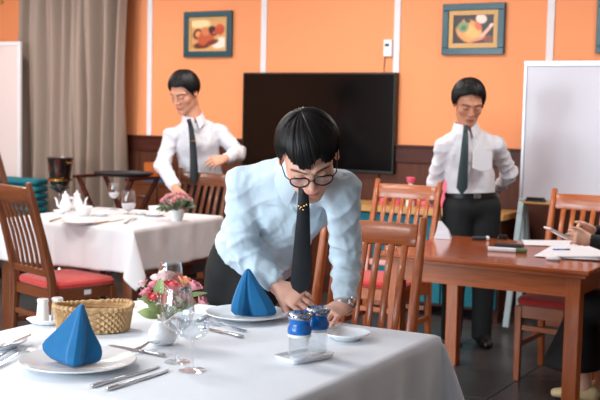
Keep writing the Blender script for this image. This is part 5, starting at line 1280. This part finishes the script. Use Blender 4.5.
# collar and hanging tie
cB = mb['J']['neck'] + mb['spn'] * 0.012
m_ = mb; mb['child'](collar(cB, mb['spn'] * 0.9 + fB * 0.1, fB + Dn * 0.35, 0.070, 0.030, 'collar', 'shirt_blue', mb['root'], 0.5, 0.030, 1.1))
tp = [dep(303, 188, 3.335), dep(303.5, 196, 3.325), dep(303.5, 210, 3.335), dep(302.5, 235, 3.36), dep(301.5, 262, 3.38), dep(300.5, 283, 3.40), dep(300, 289, 3.405), dep(299.8, 293.5, 3.41)]
ribbon(tp, [0.030, 0.034, 0.040, 0.050, 0.060, 0.066, 0.050, 0.004], dirc(0, 0.1, 1), 0.006, 'tie', 'tie_navy', mb['root'], 0.002); mb['child'](bpy.data.objects['tie'])
knot(mb, tp[0], tp[1] - tp[0], dirc(0, -0.2, 1), 1.1, 'tie_navy')
em = MB()
for k, (u, v, r) in enumerate(((-0.012, 0.004, 0.0045), (-0.004, 0.0, 0.006), (0.005, 0.004, 0.0055), (0.012, 0.008, 0.0035), (0.002, -0.008, 0.004), (-0.009, -0.005, 0.003))):
    r *= 0.75; c = dep(302.8, 207, 3.326) + _r0 * u + np.array([0, 0, v]); em.lathe([(r, -0.002), (r * 0.9, 0.001), (0, 0.002)], 10, tuple(c))
mb['child'](em.build('tie_emblem', 'brass', mb['root'])); bpy.data.objects['tie_emblem']['label'] = 'small gold emblem on the tie'
def buttons(m, pts, out, name='button'):
    for p in pts:
        o = nv(out); a = nv(np.cross(o, [0.2, 0.3, 0.9])); b = np.cross(o, a); mm = MB(); n = 12
        mm.loft([[tuple(np.array(p) + (a * math.cos(t) + b * math.sin(t)) * r + o * h) for t in np.linspace(0, 2 * PI, n + 1)[:-1]] for r, h in ((0.0055, -0.003), (0.0055, 0.0015), (0.0035, 0.001))])
        m['child'](mm.build(name, 'button', m['root'], smooth=True))
# wrist watch
w, e = mb['J']['wrL'], mb['J']['elL']; ax = nv(w - e); u = nv(np.cross(ax, [0, 0, 1.0])); v = np.cross(u, ax); wc = w - ax * 0.006
m = MB(); rr = []
for t in np.linspace(0, 2 * PI, 29): d = u * math.cos(t) * 0.0325 + v * math.sin(t) * 0.026; rr.append([tuple(wc + d * (1 + k) + ax * z) for k, z in ((0.0, -0.007), (0.10, -0.007), (0.10, 0.007), (0.0, 0.007))])
m.loft(rr, True, False); wt = mb['child'](m.build('watch_strap', 'steel', mb['root'], smooth=True))
fc = wc + dirc(0.75, 0.35, 0.5) * 0.032; o_ = dirc(0.75, 0.35, 0.5); a = nv(np.cross(o_, ax)); b = np.cross(o_, a); m = MB()
m.loft([[tuple(fc + (a * math.cos(t) + b * math.sin(t)) * r + o_ * h) for t in np.linspace(0, 2 * PI, 21)[:-1]] for r, h in ((0.017, -0.004), (0.018, 0.004), (0.015, 0.006))]); mb['child'](m.build('watch_case', 'steel', mb['root'], smooth=True))

# ------------------------------------------------------------------ the man standing at the left table
d0 = 7.68
neck = dep(193.5, 121, d0 - 0.03); pel = dep(203, 186, d0 + 0.10); sp_ = neck - pel
hx, hy, hz = head_axes(dirc(-0.48, -0.46, 0.75), dirc(-0.20, 0.9, 0.36))
jl = dict(pelvis=pel, waist=pel + sp_ * 0.34, chest=pel + sp_ * 0.68 , neck=neck, head=dep(184.5, 92.5, d0 - 0.10),
          shR=dep(171.5, 136, d0 - 0.05), elR=dep(162.5, 165, d0 - 0.08), wrR=dep(175.5, 188, d0 - 0.36), shL=dep(220, 133, d0 + 0.05), elL=dep(239, 153, d0 + 0.02), wrL=dep(225.5, 158.5, d0 - 0.14))
hl = nv(jl['shL'] - jl['shR']); hl[2] = 0; hl = nv(hl); fL = nv(np.cross(hl, [0, 0, 1.0])); fL = fL if fL @ dirc(0, 0, 1) > 0 else -fL
for q, sg in (('R', -1), ('L', 1)):
    jl['hip' + q] = pel + hl * sg * 0.09 - np.array([0, 0, 0.05]); jl['kn' + q] = np.array([*(jl['hip' + q][:2] + hl[:2] * sg * 0.01), 0.5]); jl['an' + q] = np.array([*(jl['hip' + q][:2] + hl[:2] * sg * 0.02 - fL[:2] * 0.02), 0.09])
ml = person(dict(j=jl, hf_right=hx, hf_fwd=hy, hf_up=hz, hs=1.17, fwd=fL, res=0.0042, coarse=0.008, cloth_res=0.007, trouser_res=0.010, fine_hands=True, seed=2, girth=1.0, loose=0.014, sleeve=1.05, fold=0.011, pull=0.004, hem=0.05, cuff_back=0.01,
    toeL=fL, toeR=fL,
    handR=dict(d=dirc(0.25, -0.85, 0.4), n=dirc(-0.5, 0.2, 0.8), t=dirc(0.7, 0, 0.5), curl=(0.6, 0.6, 0.65, 0.7)),
    handL=dict(d=dirc(-0.9, -0.28, 0.3), n=dirc(-0.1, 0.5, 0.85), t=dirc(0.0, 0.6, 0.6), curl=(0.35, 0.45, 0.6, 0.7)),
    skin=srgb(212, 152, 124), lip=srgb(186, 96, 84), shirt='shirt_white',
    hair=dict(prof=[(0, 0.084), (30, 0.076), (52, 0.054), (66, 0.020), (78, -0.010), (90, 0.006), (100, 0.020), (125, -0.02), (150, -0.05), (200, -0.06)], vol=(0.010, 0.010, 0.018), jag=0.016, seed=8, lean=(0, 0.004, 0.004), spiky=0.0008, sweep=-0.5),
    label='person in white shirt and black tie reaching to flowers at left table'))
ml['child'](collar(ml['J']['neck'] + ml['spn'] * 0.034, ml['spn'], fL, 0.070, 0.034, 'collar', 'shirt_white', ml['root'], 0.25, 0.030, 1.0))
tp = [dep(189.5, 122, d0 - 0.155), dep(191, 128, d0 - 0.165), dep(192.5, 140, d0 - 0.18), dep(193.5, 155, d0 - 0.19), dep(194, 170, d0 - 0.19), dep(194, 180, d0 - 0.185), dep(194, 184, d0 - 0.185)]
t_ = ribbon(tp, [0.030, 0.036, 0.046, 0.054, 0.060, 0.062, 0.01], dirc(0, 0.1, 1), 0.006, 'tie', 'tie_navy', ml['root'], 0.002); ml['child'](t_)
knot(ml, tp[0] + dirc(0, 0, 1) * 0.005, tp[1] - tp[0], dirc(0, -0.1, 1), 1.1, 'tie_navy')
em = MB()
for u, v, r in ((-0.014, 0, 0.007), (0.0, 0.003, 0.007), (0.013, 0.001, 0.007)): em.lathe([(r, -0.004), (r * 0.9, 0.002), (0, 0.003)], 10, tuple(dep(193.2, 141, d0 - 0.196) + _r0 * u + np.array([0, 0, v])))
ml['child'](em.build('tie_emblem', 'brass', ml['root']))

# ------------------------------------------------------------------ the man standing behind the right table
d0 = 6.58
neck = dep(466, 131, d0); pel = dep(472, 200.5, d0 + 0.03); sp_ = neck - pel
hx, hy, hz = head_axes(dirc(0.06, -0.42, 0.9), dirc(0.05, 0.9, 0.42))
jr = dict(pelvis=pel, waist=pel + sp_ * 0.34, chest=pel + sp_ * 0.70, neck=neck, head=dep(468.8, 103.5, d0 - 0.06),
          shR=dep(444, 147, d0 - 0.02), elR=dep(434.5, 184, d0 + 0.08), wrR=dep(438, 218, d0 + 0.10), shL=dep(496, 146, d0 + 0.02), elL=dep(509.5, 173, d0 + 0.12), wrL=dep(497, 190, d0 + 0.22))
hl = nv(jr['shL'] - jr['shR']); hl[2] = 0; hl = nv(hl); fR = nv(np.cross(hl, [0, 0, 1.0])); fR = fR if fR @ dirc(0, 0, 1) > 0 else -fR
for q, sg in (('R', -1), ('L', 1)):
    jr['hip' + q] = pel + hl * sg * 0.085 - np.array([0, 0, 0.05]); jr['kn' + q] = np.array([*(jr['hip' + q][:2] + hl[:2] * sg * 0.01), 0.5]); jr['an' + q] = np.array([*(jr['hip' + q][:2] + hl[:2] * sg * 0.015 - fR[:2] * 0.02), 0.09])
mr = person(dict(j=jr, hf_right=hx, hf_fwd=hy, hf_up=hz, hs=1.08, fwd=fR, res=0.0042, coarse=0.008, cloth_res=0.007, trouser_res=0.010, seed=3, girth=0.97, loose=0.016, sleeve=0.97, fold=0.011, pull=0.004, hem=0.035, cuff_back=0.01,
    toeL=fR, toeR=fR,
    handR=dict(d=dirc(0.1, -1, -0.2), n=dirc(-1, 0, 0.2), t=dirc(0, 0, 1), curl=(0.5, 0.5, 0.5, 0.5)),
    handL=dict(d=dirc(-1, -0.1, 0), n=dirc(0, 0.1, -1), t=dirc(0, 1, 0), curl=(0.5, 0.5, 0.5, 0.5)),
    skin=srgb(196, 136, 108), lip=srgb(160, 84, 74), shirt='shirt_white',
    hair=dict(prof=[(0, 0.088), (30, 0.084), (50, 0.066), (64, 0.03), (72, 0.0), (82, -0.016), (92, 0.006), (102, 0.018), (125, -0.02), (150, -0.05), (200, -0.06)], vol=(0.017, 0.008, 0.026), jag=0.010, seed=5, lean=(0.004, 0.004, 0.004), spiky=0.0006, sweep=0.45),
    label='person in white shirt and grey-green tie standing before the whiteboard, looking down'))
mr['child'](collar(mr['J']['neck'] + mr['spn'] * 0.034, mr['spn'], fR, 0.070, 0.034, 'collar', 'shirt_white', mr['root'], 0.25, 0.030, 1.0))
tp = [dep(465.5, 128.5, d0 - 0.115), dep(465.5, 134, d0 - 0.135), dep(465, 145, d0 - 0.165), dep(464, 160, d0 - 0.17), dep(462.8, 175, d0 - 0.165), dep(462, 188, d0 - 0.155), dep(461.8, 194.5, d0 - 0.15)]
t_ = ribbon(tp, [0.028, 0.034, 0.044, 0.052, 0.062, 0.068, 0.01], dirc(0, 0.1, 1), 0.006, 'tie', 'tie_green', mr['root'], 0.002); mr['child'](t_)
knot(mr, tp[0] + dirc(0, 0, 1) * 0.006, tp[1] - tp[0], dirc(0, -0.1, 1), 1.15, 'tie_green')
def belt(m, h0, h1, girth, buckle_out):
    P0 = m['J']['pelvis']; s0, lat = m['spn'], m['lat']; f = np.cross(lat, s0); rings = []
    for t in np.linspace(0, 2 * PI, 61): rings.append([tuple(P0 + s0 * h + lat * math.cos(t) * (0.158 * girth + k) + f * math.sin(t) * (0.112 * girth + k)) for k, h in ((0, h0), (0.006, h0), (0.006, h1), (0, h1))])
    m['child'](MB().loft(rings, True, False).build('belt', 'leather', m['root'], smooth=True))
    f = f if f @ m['fwd'] > 0 else -f; c = P0 + s0 * (h0 + h1) / 2 + f * (0.112 * girth + 0.008)
    q = MB(); q.loft([[tuple(c + lat * a * 0.022 + s0 * b * 0.017 + f * d) for a, b in ((-1, -1), (1, -1), (1, 1), (-1, 1))] for d in (-0.003, 0.004)]); m['child'](q.build('belt_buckle', 'steel', m['root'], bevel=0.002))
belt(mr, 0.022, 0.052, 1.04, None); belt(ml, 0.03, 0.06, 1.04, None); belt(mb, 0.03, 0.06, 1.03, None)
# chest pocket
def pocket(m, c, u, v, o, w, h, mat):
    q = MB(); c, u, v, o = np.array(c), nv(u), nv(v), nv(o)
    q.loft([[tuple(c + u * a * w / 2 + v * b * h + o * d) for a, b in ((-1, 0), (1, 0), (1, -0.85), (0, -1), (-1, -0.85))] for d in (-0.012, 0.0)]); m['child'](q.build('chest_pocket', mat, m['root']))
pocket(mr, dep(483, 151, d0 - 0.142), dirc(1, 0, -0.22), dirc(0.02, 1, -0.05), dirc(0.2, 0, 1), 0.12, 0.125, 'shirt_white')

# ------------------------------------------------------------------ the seated person at the right edge (mostly outside the picture)
hipc = np.array([-1.06, 5.36, 0.53])
js = dict(pelvis=hipc + np.array([0.02, 0, 0.02]), waist=hipc + np.array([0.0, 0, 0.18]), chest=hipc + np.array([-0.03, 0, 0.36]), neck=hipc + np.array([-0.04, 0, 0.52]), head=hipc + np.array([-0.04, 0, 0.67]),
          shR=hipc + np.array([-0.03, 0.17, 0.46]), shL=hipc + np.array([-0.03, -0.17, 0.46]), elR=np.array([-1.13, 5.56, 0.84]), elL=np.array([-1.12, 5.12, 0.84]))
js['wrL'] = dep(590.5, 240.5, 5.08); js['wrR'] = dep(593, 231.5, 5.24)
js['hipL'] = hipc + np.array([0, -0.085, 0]); js['hipR'] = hipc + np.array([0, 0.085, 0])
js['knL'] = np.array([-1.40, 5.28, 0.49]); js['knR'] = np.array([-1.38, 5.42, 0.49])
js['anL'] = np.array([-1.37, 5.34, 0.10]); js['anR'] = np.array([-1.31, 5.47, 0.10])
ms = person(dict(j=js, hf_right=(0, 1, 0), hf_fwd=nv((-1, 0, -0.4)), hf_up=nv((-0.4, 0, 1)), hs=1.0, fwd=(-1, 0, 0), res=0.0045, coarse=0.008, cloth_res=0.008, trouser_res=0.009, fine_hands=True, seed=4, girth=0.9, loose=0.012, sleeve=0.85, fold=0.004, hem=-0.02, cuff_back=-0.005, no_hem_clip=True,
    toeL=nv((-1, -0.1, 0)), toeR=nv((-1, -0.1, 0)), skirt=(-1.43, 5.33, 0.18), shoe='beige_leather', top_name='jacket',
    handL=dict(d=dirc(-0.92, 0.22, 0.1), n=dirc(0.2, 0.25, 1.0), t=dirc(-0.2, 1, 0.1), curl=(0.75, 0.8, 0.85, 0.9), s=0.92, td=dirc(-0.75, 0.6, 0.1)),
    handR=dict(d=dirc(-0.95, 0.15, 0.1), n=dirc(0.1, 0.5, -0.9), t=dirc(-0.2, 1, 0), curl=(0.7, 0.75, 0.8, 0.85), s=0.92, td=dirc(-0.8, 0.5, 0.2)),
    skin=srgb(228, 180, 156), lip=srgb(200, 104, 98), shirt='trouser_black',
    hair=dict(prof=[(0, 0.05), (60, 0.0), (80, -0.10), (120, -0.14), (200, -0.14)], vol=(0.014, 0.014, 0.014), jag=0.006, seed=9),
    label='seated person at right edge in black jacket and skirt holding a phone'))
ph = empty('phone', (0, 0, 0), 0, 'white mobile phone held in the seated person\'s hands', 'phone')
c = dep(558.5, 233.5, 5.10); ax_ = nv(dep(573, 241, 5.14) - dep(549, 228.5, 5.10)); up_ = nv(dirc(0.45, 0.85, -0.12)); up_ = nv(up_ - ax_ * (up_ @ ax_)); sd_ = np.cross(up_, ax_)
ph.matrix_world = Matrix(((ax_[0], sd_[0], up_[0], c[0]), (ax_[1], sd_[1], up_[1], c[1]), (ax_[2], sd_[2], up_[2], c[2]), (0, 0, 0, 1)))
box('case', (-0.07, -0.035, -0.006), (0.07, 0.035, 0.0045), 'porcelain', ph, bevel=0.004); box('screen', (-0.064, -0.032, 0.0044), (0.064, 0.032, 0.0056), 'screen_black', ph)
